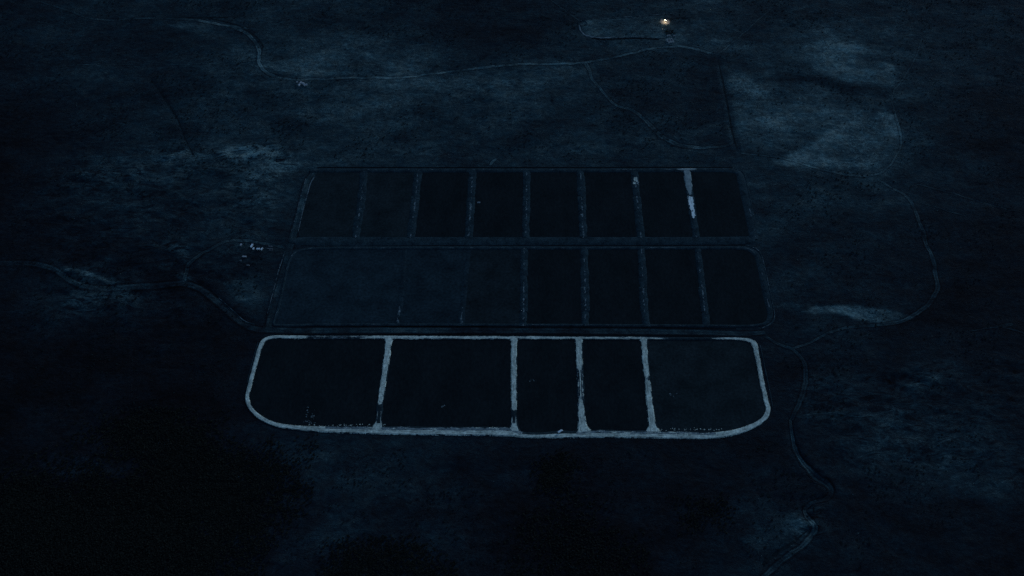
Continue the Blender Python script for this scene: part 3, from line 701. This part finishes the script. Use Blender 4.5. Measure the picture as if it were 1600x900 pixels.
path('service_track', [(-365.3, 964.2, 11.8), (-364.7, 991.6, 12.0), (-360.7, 1069.8, 11.4), (-357.1, 1122.0, 11.7), (-353.5, 1178.0, 11.9), (-350.5, 1258.2, 12.9), (-346.9, 1288.2, 14.4), (-339.7, 1309.1, 10.1)], M_ROAD, seed=5, wob=.1, lift=.14, meander=0.5)
path('dirt_track', [(-972.0, 1822.8, 4.7), (-911.6, 1795.5, 5.5), (-858.6, 1768.5, 5.8), (-817.6, 1759.7, 6.6), (-721.3, 1766.3, 7.7), (-630.5, 1757.5, 8.6)], M_FAINT, seed=6)
path('dirt_track', [(-630.5, 1757.5, 8.1), (-559.6, 1735.6, 8.4), (-515.5, 1701.1, 8.2), (-492.6, 1661.2, 8.6), (-485.4, 1616.2, 7.9), (-464.7, 1586.3, 7.8), (-421.8, 1566.7, 7.5), (-363.6, 1565.8, 6.8), (-302.4, 1569.7, 6.9), (-195.1, 1574.6, 6.9), (-125.4, 1588.3, 6.9), (-41.6, 1605.2, 7.0), (22.1, 1611.2, 7.0), (127.7, 1615.2, 6.9), (214.3, 1640.6, 6.8), (270.5, 1660.2, 7.0), (318.7, 1667.4, 7.3), (349.4, 1663.3, 8.3), (395.2, 1640.6, 7.1)], M_TRACK, seed=7)
path('dirt_track', [(395.2, 1640.6, 6.2), (412.3, 1657.0, 5.2), (471.4, 1726.9, 3.9), (548.6, 1820.5, 3.7), (585.5, 1864.8, 3.8)], M_FAINT, seed=8)
path('dirt_track', [(140.1, 1616.2, 9.6), (145.4, 1600.2, 7.9), (154.3, 1559.0, 6.8), (172.6, 1522.6, 6.5), (190.6, 1489.0, 7.2), (217.7, 1474.3, 8.3), (240.0, 1447.2, 8.8), (260.7, 1408.3, 10.3), (283.6, 1385.8, 11.5), (310.6, 1373.9, 10.3), (349.9, 1372.2, 6.8), (376.3, 1375.6, 6.4), (392.5, 1385.8, 4.4)], M_LANE, seed=9)
path('dirt_track', [(80.2, 1827.4, 4.4), (104.1, 1793.2, 4.3), (133.6, 1753.1, 4.3)], M_FAINT, seed=10)
path('dirt_track', [(401.6, 1355.3, 5.1), (436.7, 1350.2, 5.1), (471.4, 1343.6, 5.1), (542.1, 1312.3, 5.9), (598.5, 1297.8, 6.6), (629.3, 1302.6, 4.7), (660.2, 1330.3, 3.9), (690.5, 1389.2, 4.4), (697.1, 1458.0, 4.7), (704.3, 1511.3, 3.4), (747.9, 1580.4, 3.6), (782.9, 1640.6, 3.6), (807.0, 1694.7, 3.0)], M_FAINT, seed=11)
path('dirt_track', [(625.9, 1288.2, 4.8), (646.0, 1267.6, 4.7), (665.8, 1242.7, 6.7), (670.1, 1197.2, 6.8), (668.5, 1127.6, 7.6), (667.0, 1080.6, 8.2), (657.1, 1036.6, 8.3), (625.4, 999.2, 7.9), (584.4, 975.3, 6.7), (536.3, 967.9, 5.9), (484.5, 959.2, 5.0), (440.3, 933.8, 4.2), (416.0, 925.4, 4.4)], M_LANE, seed=12)
path('dirt_track', [(378.9, 947.0, 4.9), (394.0, 935.0, 6.1), (413.7, 923.0, 6.0), (424.4, 904.1, 7.1), (423.9, 871.8, 8.1), (408.6, 833.8, 7.8), (389.9, 800.3, 6.0)], M_FAINT, seed=13)
path('dirt_track', [(-513.3, 1055.1, 7.3), (-513.0, 1087.4, 7.0), (-498.5, 1110.8, 6.7), (-481.3, 1127.6, 6.4), (-457.1, 1141.8, 6.6), (-429.2, 1141.8, 6.3), (-397.5, 1137.5, 6.8), (-364.1, 1127.6, 6.6)], M_FAINT, seed=14)
for q_, pts_ in enumerate(([(-833.9, 1610.2, 3.2), (-736.3, 1612.2, 3.6), (-614.0, 1614.2, 3.6), (-541.0, 1618.3, 3.7), (-495.3, 1624.3, 3.3)], [(688.7, 1277.0, 3.3), (735.7, 1258.2, 3.7), (792.2, 1230.4, 3.6), (858.1, 1203.2, 3.2)], [(685.1, 1230.4, 2.9), (722.9, 1212.2, 3.2), (753.4, 1200.2, 2.6)],
                        [(-543.0, 1322.1, 3.2), (-611.0, 1328.7, 3.3), (-664.1, 1318.9, 3.7), (-735.8, 1297.8, 3.4)], [(670.1, 954.3, 2.8), (731.0, 965.4, 3.3), (774.9, 947.0, 3.2)], [(403.4, 805.6, 2.1), (449.1, 809.9, 2.4), (483.6, 803.5, 2.1), (540.5, 816.4, 2.0)])):
    path('foot_path', pts_, M_FAINT, seed=70 + q_, wob=.5)
path('dirt_track', [(-38.8, 1325.4, 4.5), (-33.4, 1334.5, 6.7), (-25.7, 1343.6, 4.1)], M_TRACK, seed=15)
DP = ((-1, 0), (-.72, .45), (-.35, .05), (0, .0), (.35, .05), (.72, .45), (1, 0))
DFLAT = ((-1, .02), (-.5, .0), (.5, .0), (1, .02))
def ditch(pts, seed, m_=None):
    return path('drainage_ditch', pts, m_ or M_DITCH, DFLAT, seed=seed, wob=.35, lift=.13, meander=0.7)
ditch([(-336.5, 1318.9, 2.3), (-309.9, 1319.2, 2.9), (-110.7, 1318.9, 2.9), (110.7, 1318.9, 2.9), (332.1, 1319.7, 2.6), (381.8, 1318.9, 2.0)], 21, M_PEAT)
ditch([(-340.2, 1134.0, 2.1), (-309.3, 1134.3, 2.8), (0.0, 1134.3, 2.8), (309.4, 1135.0, 2.8), (376.4, 1134.7, 2.0)], 22, M_PEAT)
ditch([(-350.2, 966.0, 2.5), (-192.4, 966.0, 2.7), (96.2, 964.8, 2.5), (288.3, 962.9, 2.2), (336.1, 961.7, 1.7)], 23, M_PEAT)
ditch([(-353.7, 950.9, 1.9), (-191.2, 951.2, 2.2), (0.0, 950.7, 2.4), (191.1, 949.5, 2.4), (286.4, 947.6, 2.2)], 24, M_PEAT)
ditch([(-490.3, 1055.1, 2.2), (-465.8, 1036.6, 2.7), (-438.5, 1006.8, 3.0), (-408.1, 977.8, 3.1), (-389.1, 968.5, 2.2)], 25, M_PEAT)
ditch([(-681.1, 1564.8, 2.0), (-652.7, 1524.5, 2.7), (-629.1, 1487.2, 2.8), (-603.3, 1443.6, 2.5), (-574.4, 1382.4, 2.2), (-556.5, 1350.2, 1.8)], 26)
ditch([(397.3, 1628.4, 2.0), (397.2, 1572.6, 3.2), (396.3, 1487.2, 3.4), (394.3, 1406.5, 3.0), (396.8, 1368.8, 1.9)], 27)
ditch([(-725.7, 1768.5, 3.3), (-632.2, 1766.3, 4.3), (-557.3, 1744.3, 4.1), (-507.0, 1703.2, 3.9), (-484.6, 1665.3, 3.2)], 28)
ditch([(-718.1, 1086.0, 2.1), (-689.7, 1064.4, 3.3), (-657.7, 1049.7, 3.7), (-622.3, 1047.8, 2.6)], 29)
path('stream_bed', [(389.9, 800.3, 3.5), (387.0, 784.4, 4.5), (386.8, 763.6, 5.5), (389.9, 742.2, 8.6), (402.2, 715.2, 11.0), (419.0, 696.7, 11.0), (422.8, 686.1, 7.5), (416.0, 677.5, 5.9), (397.2, 671.8, 5.0), (382.9, 658.7, 4.8), (384.8, 646.7, 8.2), (391.5, 633.8, 8.1), (378.0, 614.9, 7.0), (354.5, 598.1, 7.0), (329.6, 579.9, 7.7), (310.9, 563.6, 7.6)], M_LANE,
     ((-1, .3), (-.6, .0), (0, -.02), (.6, .0), (1, .3)), seed=30, wob=.6, meander=1.0)
ditch([(156.2, 1692.6, 3.0), (182.6, 1690.5, 3.8), (239.4, 1693.0, 3.8), (289.5, 1689.2, 3.4)], 33, M_PEAT)
ditch([(380.7, 629.3, 1.2), (360.7, 614.0, 3.2), (336.0, 599.0, 3.9), (315.8, 584.2, 1.9)], 31)

# pale raised edges beside the service track and the field
def edge(pts, label, seed, m_=M_CRUSTD, cov=.35):
    prof = prof_bank(.35, .5)
    root = put('track_berm', strip('berm', pts, prof, 2.5, False, .3, seed), M_BANK); tag(root, label, 'berm', 'low berms beside tracks')
    put('pale_crust', crust(pts, prof, (-.9, .9), lambda s, t: cov + 0 * s, cell=.6, seed=seed, rag=.4), m_, root)['kind'] = 'stuff'
edge([(-371.5, 991.6, 2.0), (-368.5, 1061.7, 2.1), (-363.6, 1124.8, 2.1), (-358.8, 1178.0, 2.2), (-355.8, 1241.1, 2.2), (-352.8, 1291.4, 2.3)], 'thin pale berm on the outer left side of the service track', 51)
edge([(-348.6, 1164.8, 2.1), (-347.7, 1204.7, 2.2), (-345.2, 1250.4, 2.5), (-342.1, 1285.0, 2.8), (-337.1, 1297.8, 2.6)], 'thin pale berm beside the first basin of the far row', 52, cov=.5)
edge([(385.9, 1316.4, 2.9), (397.0, 1309.1, 2.5), (400.0, 1270.7, 2.2), (399.5, 1197.2, 2.2), (397.8, 1159.0, 2.1)], 'thin berm outside the right end of the far row', 53, cov=.1)
edge([(379.3, 1133.3, 2.9), (392.6, 1126.2, 3.4), (397.8, 1113.6, 2.7), (399.3, 1072.5, 2.1), (399.1, 1017.1, 2.0), (397.5, 984.1, 2.3), (389.6, 971.6, 2.6), (374.7, 962.9, 2.7)], 'thin curved berm outside the right end of the middle row', 54, cov=.25)
edge([(-451.2, 1022.3, 1.8), (-427.4, 999.2, 2.0), (-400.9, 975.3, 2.1), (-387.5, 970.3, 1.8)], 'short pale berm on the inside of the road bend', 55, cov=.25)
edge([(-377.1, 936.2, 1.6), (-379.4, 904.1, 1.7), (-380.8, 862.8, 1.7)], 'thin berm outside the left end of the near row', 56, cov=.0)
edge([(367.6, 930.2, 1.7), (367.6, 883.3, 1.9), (367.9, 840.4, 1.9), (367.3, 820.7, 1.8)], 'thin berm outside the right end of the near row', 57, cov=.0)
edge([(133.3, 1744.3, 3.3), (136.0, 1720.4, 4.2), (144.2, 1705.4, 6.4), (159.0, 1697.9, 6.3), (182.9, 1695.8, 5.5), (201.9, 1696.9, 3.4)], 'broken pale berm at the left corner of the floodlit yard', 58, M_CRUSTD, .6)
edge([(204.3, 1694.7, 3.4), (239.8, 1697.9, 3.8), (277.3, 1693.7, 3.8), (300.1, 1694.7, 3.4)], 'faint straight berm along the near side of the floodlit yard', 59, M_CRUSTD, .25)
edge([(177.6, 1757.5, 3.0), (225.6, 1764.1, 3.5), (271.2, 1769.7, 3.9), (323.7, 1777.5, 3.9)], 'faint straight berm along the far side of the floodlit yard', 60, M_CRUSTD, .3)

# ------------------------------------------------------------------ crust islands left in the sludge
def flakes(cx, cy, n, sx, sy, label, seed, m_=M_CRUST):
    rg = random.Random(seed); mb = MB()
    for _ in range(n):
        x = rg.gauss(0, sx); y = rg.gauss(0, sy); r = rg.uniform(.35, 1.1)
        a0 = rg.uniform(0, 6); kk = rg.randint(5, 7)
        top = [(x + r * rg.uniform(.6, 1.2) * math.cos(a0 + i * 6.283 / kk), y + r * rg.uniform(.6, 1.2) * math.sin(a0 + i * 6.283 / kk)) for i in range(kk)]
        mb.add([(p, q, .0) for p, q in top] + [(p, q, .22) for p, q in top], [tuple(range(kk, 2 * kk))] + [(i, (i + 1) % kk, (i + 1) % kk + kk, i + kk) for i in range(kk)])
    o = mb.build('crust_flakes', m_); o.location = (cx, cy, .15)
    tag(o, label, 'crust', kind='stuff'); return o
flakes(*(-288.3, 809.9), 9, .9, 7, 'line of pale crust flakes in the left near basin', 1, M_CRUSTD)
flakes(*(-279.7, 805.6), 11, 1.0, 8, 'second line of pale crust flakes in the left near basin', 2, M_CRUSTD)
flakes(*(-281.7, 793.9), 12, 6, 2, 'pale crust flakes by the bank of the left near basin', 3, M_CRUSTD)
flakes(*(-99.3, 820.7), 5, 2, 2, 'small pale flakes in the second near basin', 4, M_CRUSTD)
flakes(*(28.6, 866.2), 4, 2.5, .8, 'tiny pale flakes in the narrow middle near basin', 5, M_CRUSTD)
flakes(*(227.8, 841.5), 7, 4, 2, 'faint pale flakes in the right near basin', 6, M_CRUSTD)
flakes(*(-231.4, 790.2), 40, 26, 1.2, 'broken pale flakes along the near bank, left part', 7)
flakes(*(244.0, 783.3), 36, 24, 1.2, 'broken pale flakes along the near bank, right part', 8)

# ------------------------------------------------------------------ things
def wheels(root, xs, w, r):
    for x in xs:
        for s in (-1, 1):
            mb = MB().cyl((x, s * (w - .22), r), (x, s * w, r), r, n=12)
            t = mb.build('wheel', M_TYRE, root)
            MB().cyl((x, s * (w - .02), r), (x, s * (w + .02), r), r * .55, n=10).build('rim', M_METAL, t)

def van(loc, rz, label, group=None, L=5.6, paint=M_WHITE):
    root = empty('parked_van', loc, rz); tag(root, label, 'van', group)
    h = L / 2
    prof = [(-h, .45), (-h, 2.25), (-h + .15, 2.4), (h - 1.9, 2.4), (h - 1.55, 2.3), (h - .95, 1.35), (h - .1, 1.1), (h, .8), (h, .45)]
    mb = MB()
    n = len(prof)
    v = [(x, -.98 if z < 1.5 else -.88, z) for x, z in prof] + [(x, .98 if z < 1.5 else .88, z) for x, z in prof]
    mb.add(v, [tuple(range(n)), tuple(range(2 * n - 1, n - 1, -1))] + [(i, i + n, (i + 1) % n + n, (i + 1) % n) for i in range(n)])
    body = mb.build('body', paint, root)
    MB().add([(h - 1.5, -.8, 2.24), (h - .96, -.88, 1.4), (h - .96, .88, 1.4), (h - 1.5, .8, 2.24)], [(0, 1, 2, 3)]).add(
        [(h - 1.53, -.8, 2.2), (h - 1.0, -.88, 1.36), (h - 1.0, .88, 1.36), (h - 1.53, .8, 2.2)], [(3, 2, 1, 0)]).build('windscreen', M_GLASS, root).location = (.05, 0, .04)
    for s in (-1, 1):
        MB().box(h - 2.5, h - 1.6, s * .95 - .03, s * .95 + .03, 1.45, 2.1).build('side_window', M_GLASS, root)
        MB().box(h - .02, h + .06, s * .7 - .18, s * .7 + .18, .75, .95).build('headlight', M_METAL, root)
    MB().box(h - .05, h + .14, -.95, .95, .4, .62).build('bumper', M_TYRE, root)
    wheels(root, (-h + 1.0, h - .95), .98, .36)
    return root

def cabin(loc, rz, label, L=6.0, W=2.5, H=2.6, group=None, paint=M_OFFW, top=M_WHITE):
    root = empty('site_cabin', loc, rz); tag(root, label, 'cabin', group)
    MB().box(-L / 2, L / 2, -W / 2, W / 2, .2, H).build('wall', paint, root)
    MB().box(-L / 2 - .12, L / 2 + .12, -W / 2 - .12, W / 2 + .12, H + .003, H + .16).build('roof', top, root)
    for x in (-L / 2 + .3, L / 2 - .3):
        MB().box(x - .2, x + .2, -W / 2 + .1, W / 2 - .1, 0, .197).build('skid', M_DARKWOOD, root)
    d = MB().box(-.45, .45, -W / 2 - .05, -W / 2 - .003, .22, 2.2).build('door', M_METAL, root)
    MB().box(.25, .35, -W / 2 - .1, -W / 2 - .052, 1.15, 1.25).build('handle', M_TYRE, d)
    for x in (-L / 2 + .9, L / 2 - .9):
        w = MB().box(x - .45, x + .45, -W / 2 - .05, -W / 2 - .003, 1.1, 1.9).build('window', M_WHITE, root)
        MB().box(x - .38, x + .38, -W / 2 - .07, -W / 2 - .052, 1.17, 1.83).build('pane', M_GLASS, w)
    return root

def shed(loc, rz, label, L=5.0, W=4.0, H=2.3, group=None, roof=M_ROOF):
    root = empty('small_shed', loc, rz); tag(root, label, 'shed', group)
    MB().prism([(-W / 2, 0), (W / 2, 0), (W / 2, H), (0, H + W * .3), (-W / 2, H)], -L / 2, L / 2).build('wall', M_WALL, root)
    for s in (-1, 1):
        y0, y1 = 0.0, s * (W / 2 + .3)
        z0, z1 = H + W * .3 + .03, H - .18 + .03
        MB().add([(-L / 2 - .3, y0, z0), (L / 2 + .3, y0, z0), (L / 2 + .3, y1, z1), (-L / 2 - .3, y1, z1),
                  (-L / 2 - .3, y0, z0 + .1), (L / 2 + .3, y0, z0 + .1), (L / 2 + .3, y1, z1 + .1), (-L / 2 - .3, y1, z1 + .1)],
                 [(0, 1, 2, 3), (7, 6, 5, 4), (0, 4, 5, 1), (1, 5, 6, 2), (2, 6, 7, 3), (3, 7, 4, 0)]).build('roof', roof, root)
    d = MB().box(-.5, .5, -W / 2 - .06, -W / 2 - .003, 0.02, 2.0).build('door', M_DARKWOOD, root)
    MB().box(.3, .4, -W / 2 - .1, -W / 2 - .062, 1.0, 1.1).build('handle', M_METAL, d)
    return root

def spot(px):
    return (px[0], px[1], float(hgt(px[0], px[1])) + .02)

# works camp left of the basins
G1 = 'cabins and vehicles of the works camp'
cabin(spot((-418.0, 1130.5)), R(72), 'bright white site cabin set end-on, left of the camp cluster', 6.4, 2.3, 2.4, G1, M_WHITE)
van(spot((-414.6, 1125.4)), R(80), 'small white van parked in front of the end-on white cabin', G1, 4.6)
cabin(spot((-406.7, 1124.1)), R(2), 'white site cabin lying broadside in the middle of the camp', 5.2, 2.4, 2.5, G1)
van(spot((-401.2, 1125.1)), R(70), 'white van at the right end of the camp cluster', G1, 5.4)
cabin(spot((-435.1, 1131.2)), R(80), 'dull grey cabin standing apart at the left of the camp', 4.4, 2.0, 2.2, G1, M_DULL, M_ROOF)
cabin(spot((-425.8, 1106.7)), R(-4), 'long pale cabin nearest the basins road below the camp', 6.6, 2.0, 2.2, G1, M_DULL, M_ROOF)
shed(spot((-430.4, 1098.4)), R(10), 'tiny dull shed below the long pale cabin', 2.4, 1.8, 1.6, G1, M_DULL)
shed(spot((-417.1, 1088.8)), R(-8), 'low dull shed lowest in the camp', 4.2, 1.6, 1.4, G1, M_DULL)
for i, (px, L) in enumerate((((-388.9, 1131.9), 7.5), ((-389.1, 1126.8), 9), ((-387.1, 1123.4), 6))):
    o = MB().cyl((-L / 2, 0, .35), (L / 2, 0, .35), .35, n=10).cyl((L / 2, 0, .35), (L / 2 + .25, 0, .35), .46, n=10).build('drain_pipe', M_PIPE)
    o.location = spot(px); o.rotation_euler[2] = R((-8, -2, 1)[i])
    tag(o, ('farthest of the three pale pipes lying right of the camp', 'longest, middle one of three pale pipes right of the camp', 'nearest of the three pale pipes lying right of the camp')[i], 'pipe', 'pipes beside the camp')

# huts under the bend of the far track
G2 = 'huts below the far track'
for px, rz, L, W, lab in (((-403.8, 1555.1), 10, 3.0, 2.4, 'tiny outermost hut at the left below the far track'), ((-397.0, 1553.2), 60, 4.2, 3.0, 'small pale hut in the middle of the hut group by the far track'),
                          ((-399.0, 1546.4), 85, 4.6, 3.2, 'small pale hut nearest the camera at left of the hut group'), ((-391.8, 1550.3), -30, 5.0, 4.0, 'brightest pale-roofed hut of the group by the far track'),
                          ((-387.0, 1546.4), 25, 6.5, 3.6, 'long low hut at the right end of the hut group')):
    shed(spot(px), R(rz), lab, L, W, 2.1, G2)

# floodlit yard
def mast(px, h, rad, label, lampmat, arm=1.0):
    root = empty('yard_lamp', spot(px)); tag(root, label, 'lamp')
    MB().box(-.5, .5, -.5, .5, -.05, .35).build('base', M_STONE, root)
    MB().cyl((0, 0, .35), (0, 0, h), .14, .08, 8).build('pole', M_METAL, root)
    MB().cyl((0, 0, h - .05), (-arm, 0, h + .12), .06, .05, 8).build('arm', M_METAL, root)
    hd = MB().cyl((-arm, 0, h + .12 + rad * .55), (-arm, 0, h + .3 + rad * .7), rad * .8, rad * .2, 10).build('lamp_hood', M_METAL, root)
    MB().ball((-arm, 0, h + .1), rad, 12, 8, .8).build('lamp_globe', lampmat, hd, True)
    return root
mast((307.7, 1746.5), 5.5, .7, 'brightly lit warm yard lamp on a pole', M_LAMP)
mast((298.9, 1721.5), 3.0, .2, 'small dim warm lamp below the bright yard lamp', M_LAMP2, .5)

px = (306.9, 1748.2); rg = random.Random(9)
ring_ = [(px[0] + 11 * rg.uniform(.75, 1.2) * math.cos(a), px[1] + 10 * rg.uniform(.75, 1.2) * math.sin(a)) for a in np.arange(26) * 2 * math.pi / 26]
vv = [(x, y, float(hgt(x, y)) + .06) for x, y in ring_]
tag(put('lamp_bounce_pad', new_mesh('lamp_bounce_pad', vv + [(px[0], px[1], float(hgt(*px)) + .12)], [(i, (i + 1) % 26, 26) for i in range(26)]), M_GRAVEL), kind='structure')  # pale disc added to widen the lamp's pool of light
rg = random.Random(5)
def ruin(px, rz, label):
    """roofless house: four broken walls and rubble"""
    root = empty('ruined_house', spot(px), R(rz)); tag(root, label, 'ruin')
    def wall(x0, y0, x1, y1):
        L = math.hypot(x1 - x0, y1 - y0); n = max(3, int(L / .9)); mb = MB()
        for i in range(n):
            a = i / n; b = (i + 1) / n; h = rg.uniform(1.0, 3.2)
            dx, dy = (x1 - x0) / L, (y1 - y0) / L; nx_, ny_ = -dy * .3, dx * .3
            P_ = lambda t, s: (x0 + (x1 - x0) * t + nx_ * s, y0 + (y1 - y0) * t + ny_ * s)
            c = [P_(a, -1), P_(b, -1), P_(b, 1), P_(a, 1)]
            mb.add([(p, q, -.1) for p, q in c] + [(p, q, h) for p, q in c], [(3, 2, 1, 0), (4, 5, 6, 7), (0, 1, 5, 4), (1, 2, 6, 5), (2, 3, 7, 6), (3, 0, 4, 7)])
        mb.build('wall', M_STONE, root)
    wall(-5.5, -5, 5.5, -5); wall(5.5, -5, 5.5, 5); wall(5.5, 5, -5.5, 5); wall(-5.5, 5, -5.5, -5); wall(0.5, -4.6, 0.5, 4.6)
    MB().box(-5.1, 5.1, -4.6, 4.6, -.1, .25).build('floor_slab', M_GRAVEL, root)
    mb = MB()
    for _ in range(22):
        mb.ball((rg.uniform(-8, 8), rg.uniform(-7, 7), .15), rg.uniform(.3, .8), 6, 4, .6)
    o = mb.build('rubble', M_STONE, root); o['kind'] = 'stuff'
    return root
ruin((310.4, 1684.6), 20, 'pale roofless stone ruin beside the track below the yard lamp')
shed(spot((308.9, 1701.1)), R(12), 'low pale shed just above the stone ruin', 6.0, 2.6, 1.8, None, M_WALL)
shed(spot((320.2, 1700.0)), R(-10), 'small pale shed at the right above the stone ruin', 3.6, 2.4, 1.8, None, M_WALL)
# round stone fold at the left corner of the yard
px = (141.6, 1744.3); e = []
for i in range(40):
    a = i * math.pi / 20; e.append((px[0] + 8.5 * math.cos(a), px[1] + 9 * math.sin(a), 1.6))
prof = prof_bank(.9, .6)
root = put('stone_fold', strip('wall', e, prof, 1.2, True, .5, 61), M_BANK); tag(root, 'small round stone fold at the left corner of the floodlit yard', 'stone ring')
put('pale_crust', crust(e, prof, (-.9, .9), lambda s, t: .3 + 0 * s, cell=.5, closed=True, seed=61, rag=.5), M_CRUSTD, root)['kind'] = 'stuff'

# vehicle on the near bank
o = van((*(66.8, 778.9), 1.06), R(35), 'white van on the near bank, bonnet towards the narrow basin', None, 6.6)
o.scale = (1.12, 1.2, 1.12)
# raft in the fourth far basin
r_ = empty('pump_raft', (*(-55.7, 1232.7), .16), R(5)); tag(r_, 'tiny pale pump raft floating in the fourth far basin', 'raft')
MB().box(-2.6, 2.6, -1.3, 1.3, 0, .3).build('deck', M_DULL, r_)
for s in (-1, 1): MB().cyl((-2.8, s * 1.3, .12), (2.8, s * 1.3, .12), .3, n=8).build('float', M_PIPE, r_)
MB().box(-.7, .7, -.5, .5, .303, 1.1).build('pump_housing', M_METAL, r_)

# ------------------------------------------------------------------ dark scrub in the foreground and elsewhere
def scrub(poly, label, seed, step=1.75, rag=44, hmax=1.2, size=40, soft=46, holes=()):
    p = np.array(poly)[:, :2]; lo = p.min(0) - 20; hi = p.max(0) + 20
    rs = np.random.RandomState(seed)
    xs, ys = np.meshgrid(np.arange(lo[0], hi[0], step), np.arange(lo[1], hi[1], step))
    x = xs.ravel() + rs.uniform(-.5, .5, xs.size) * step; y = ys.ravel() + rs.uniform(-.5, .5, xs.size) * step
    d = inside(p, x, y) + rag * 2 * (fbm(x, y, size, seed, 4, .6) - .5)
    for h_ in holes: d = np.minimum(d, -inside(h_, x, y) + rag * (fbm(x, y, 18, seed + 4, 3) - .5) + soft * .6)
    keep = rs.rand(x.size) < sstep(-soft, soft, d)
    x = x[keep]; y = y[keep]; n = len(x)
    r = rs.uniform(.8, 1.5, n); h = rs.uniform(.5, 1.0, n) * hmax
    z = hgt(x, y)
    K = 4                                              # leaf sprays per bush, each a bent quad
    V = np.zeros((n, K, 4, 3))
    for q in range(K):
        a = rs.uniform(0, 6.283, n); tilt = rs.uniform(.1, 1.0, n)
        cx = x + rs.uniform(-.5, .5, n) * r; cy = y + rs.uniform(-.5, .5, n) * r; cz = z + h * rs.uniform(.35, 1.0, n)
        ux, uy = np.cos(a), np.sin(a)
        w = r * rs.uniform(.5, .9, n)
        for c, (su, sv) in enumerate(((-1, -1), (1, -1), (1, 1), (-1, 1))):
            V[:, q, c, 0] = cx + w * (su * ux - sv * uy * np.cos(tilt))
            V[:, q, c, 1] = cy + w * (su * uy + sv * ux * np.cos(tilt))
            V[:, q, c, 2] = cz + w * sv * np.sin(tilt) * .7 + rs.uniform(-.15, .15, n)
    f = np.arange(n * K * 4).reshape(-1, 4)
    o = put('scrub_thicket', new_mesh('scrub_thicket', V.reshape(-1, 3), f), M_SCRUB)
    tag(o, label, 'scrub', 'dark scrub on the heath', 'stuff')
    return n
n_s = 0
n_s += scrub([(-576.4, 782.3), (-473.9, 800.3), (-416.8, 782.3), (-393.7, 753.3), (-362.6, 725.1), (-284.0, 718.2), (-287.5, 693.8), (-317.3, 655.9), (-338.8, 610.5), (-349.0, 562.8), (-653.4, 562.8), (-694.2, 684.2), (-631.7, 701.5), (-529.3, 701.5), (-501.0, 708.4), (-529.9, 738.1)], 'broad black scrub filling the lower left foreground', 101, 1.8, holes=[[(-423.5, 644.8), (-400.8, 655.9), (-372.7, 648.5), (-373.9, 623.9), (-389.5, 619.4), (-408.5, 632.0)]])
n_s += scrub([(34.5, 725.1), (69.6, 741.1), (84.5, 723.1), (83.2, 689.0), (59.1, 679.4), (35.6, 689.0)], 'rounded dark scrub patch below the near row', 102, 2.1, rag=22, soft=22, size=26)
n_s += scrub([(24.7, 628.4), (75.5, 665.3), (116.4, 646.7), (134.7, 610.5), (159.4, 562.8), (0.0, 562.8), (32.4, 592.9)], 'ragged dark scrub at the bottom centre', 103, 2.7, rag=46, soft=44)
n_s += scrub([(-218.5, 592.9), (-170.8, 603.4), (-121.4, 592.9), (-87.6, 562.8), (-223.1, 562.8)], 'dark scrub on the bottom edge left of centre', 104, rag=24)
n_s += scrub([(234.7, 663.4), (256.8, 672.8), (285.7, 669.0), (279.1, 651.3), (248.2, 637.5), (232.7, 646.7)], 'small dark scrub patch right of the bottom centre', 105, 2.6, rag=22, soft=22, size=18)

def tufts(name, count, mat_, label, cat, seed, rmin, rmax, fn):
    """low tufts scattered over the open land in view; nobody could count them"""
    rs = np.random.RandomState(seed)
    x = rs.uniform(-1120, 1120, count * 4); y = rs.uniform(520, 1880, count * 4)
    ok = (np.abs(x) < 330 + y * .42) & (inside(SITE, x, y) < -2)
    x = x[ok]; y = y[ok]
    w = fn(x, y)
    ok = rs.rand(len(x)) < w
    x = x[ok][:count]; y = y[ok][:count]; n = len(x)
    z = hgt(x, y); r = rs.uniform(rmin, rmax, n) ; K = 3
    V = np.zeros((n, K, 4, 3))
    for q in range(K):
        a = rs.uniform(0, 6.283, n); ux, uy = np.cos(a), np.sin(a); tl = rs.uniform(.2, .9, n)
        cx = x + rs.uniform(-.6, .6, n) * r; cy = y + rs.uniform(-.6, .6, n) * r; ww = r * rs.uniform(.5, .9, n)
        for c, (su, sv) in enumerate(((-1, -1), (1, -1), (1, 1), (-1, 1))):
            V[:, q, c, 0] = cx + ww * (su * ux - sv * uy * np.cos(tl))
            V[:, q, c, 1] = cy + ww * (su * uy + sv * ux * np.cos(tl))
            V[:, q, c, 2] = z + .35 + r * .25 + ww * sv * np.sin(tl) * .5
    o = put(name, new_mesh(name, V.reshape(-1, 3), np.arange(n * K * 4).reshape(-1, 4)), mat_)
    tag(o, label, cat, kind='stuff')
M_TUFTD = textured('heather_leaves', (.006, .009, .009), (.016, .024, .024), 0.2, 0.0)
M_TUFTP = textured('dry_grass_blades', (.035, .055, .055), (.10, .135, .125), 0.05, 0.0)
tufts('heather_tufts', 16000, M_TUFTD, 'dark heather tufts scattered over the open heath', 'heather', 301, .5, 1.5, lambda x, y: sstep(.42, .7, fbm(x, y, 55, 71, 4, .6)) * (1 - .85 * sstep(.35, .52, hgt(x, y, SHADED_COVER))))
tufts('grass_tufts', 12000, M_TUFTP, 'pale dry grass tufts scattered over the open heath', 'grass', 302, .4, 1.0, lambda x, y: sstep(.15, .6, hgt(x, y, SHADED_COVER)) * sstep(.45, .65, fbm(x * .6, y, 30, 81, 4, .6)))
n_s += scrub([(302.2, 1716.1), (314.3, 1722.5), (321.0, 1713.9), (316.3, 1705.4), (304.7, 1703.2)], 'dark scrub between the yard lamp and the stone ruin', 108, 2.6, rag=8, soft=5, size=8, hmax=2.2)
print('scrub bushes', n_s)
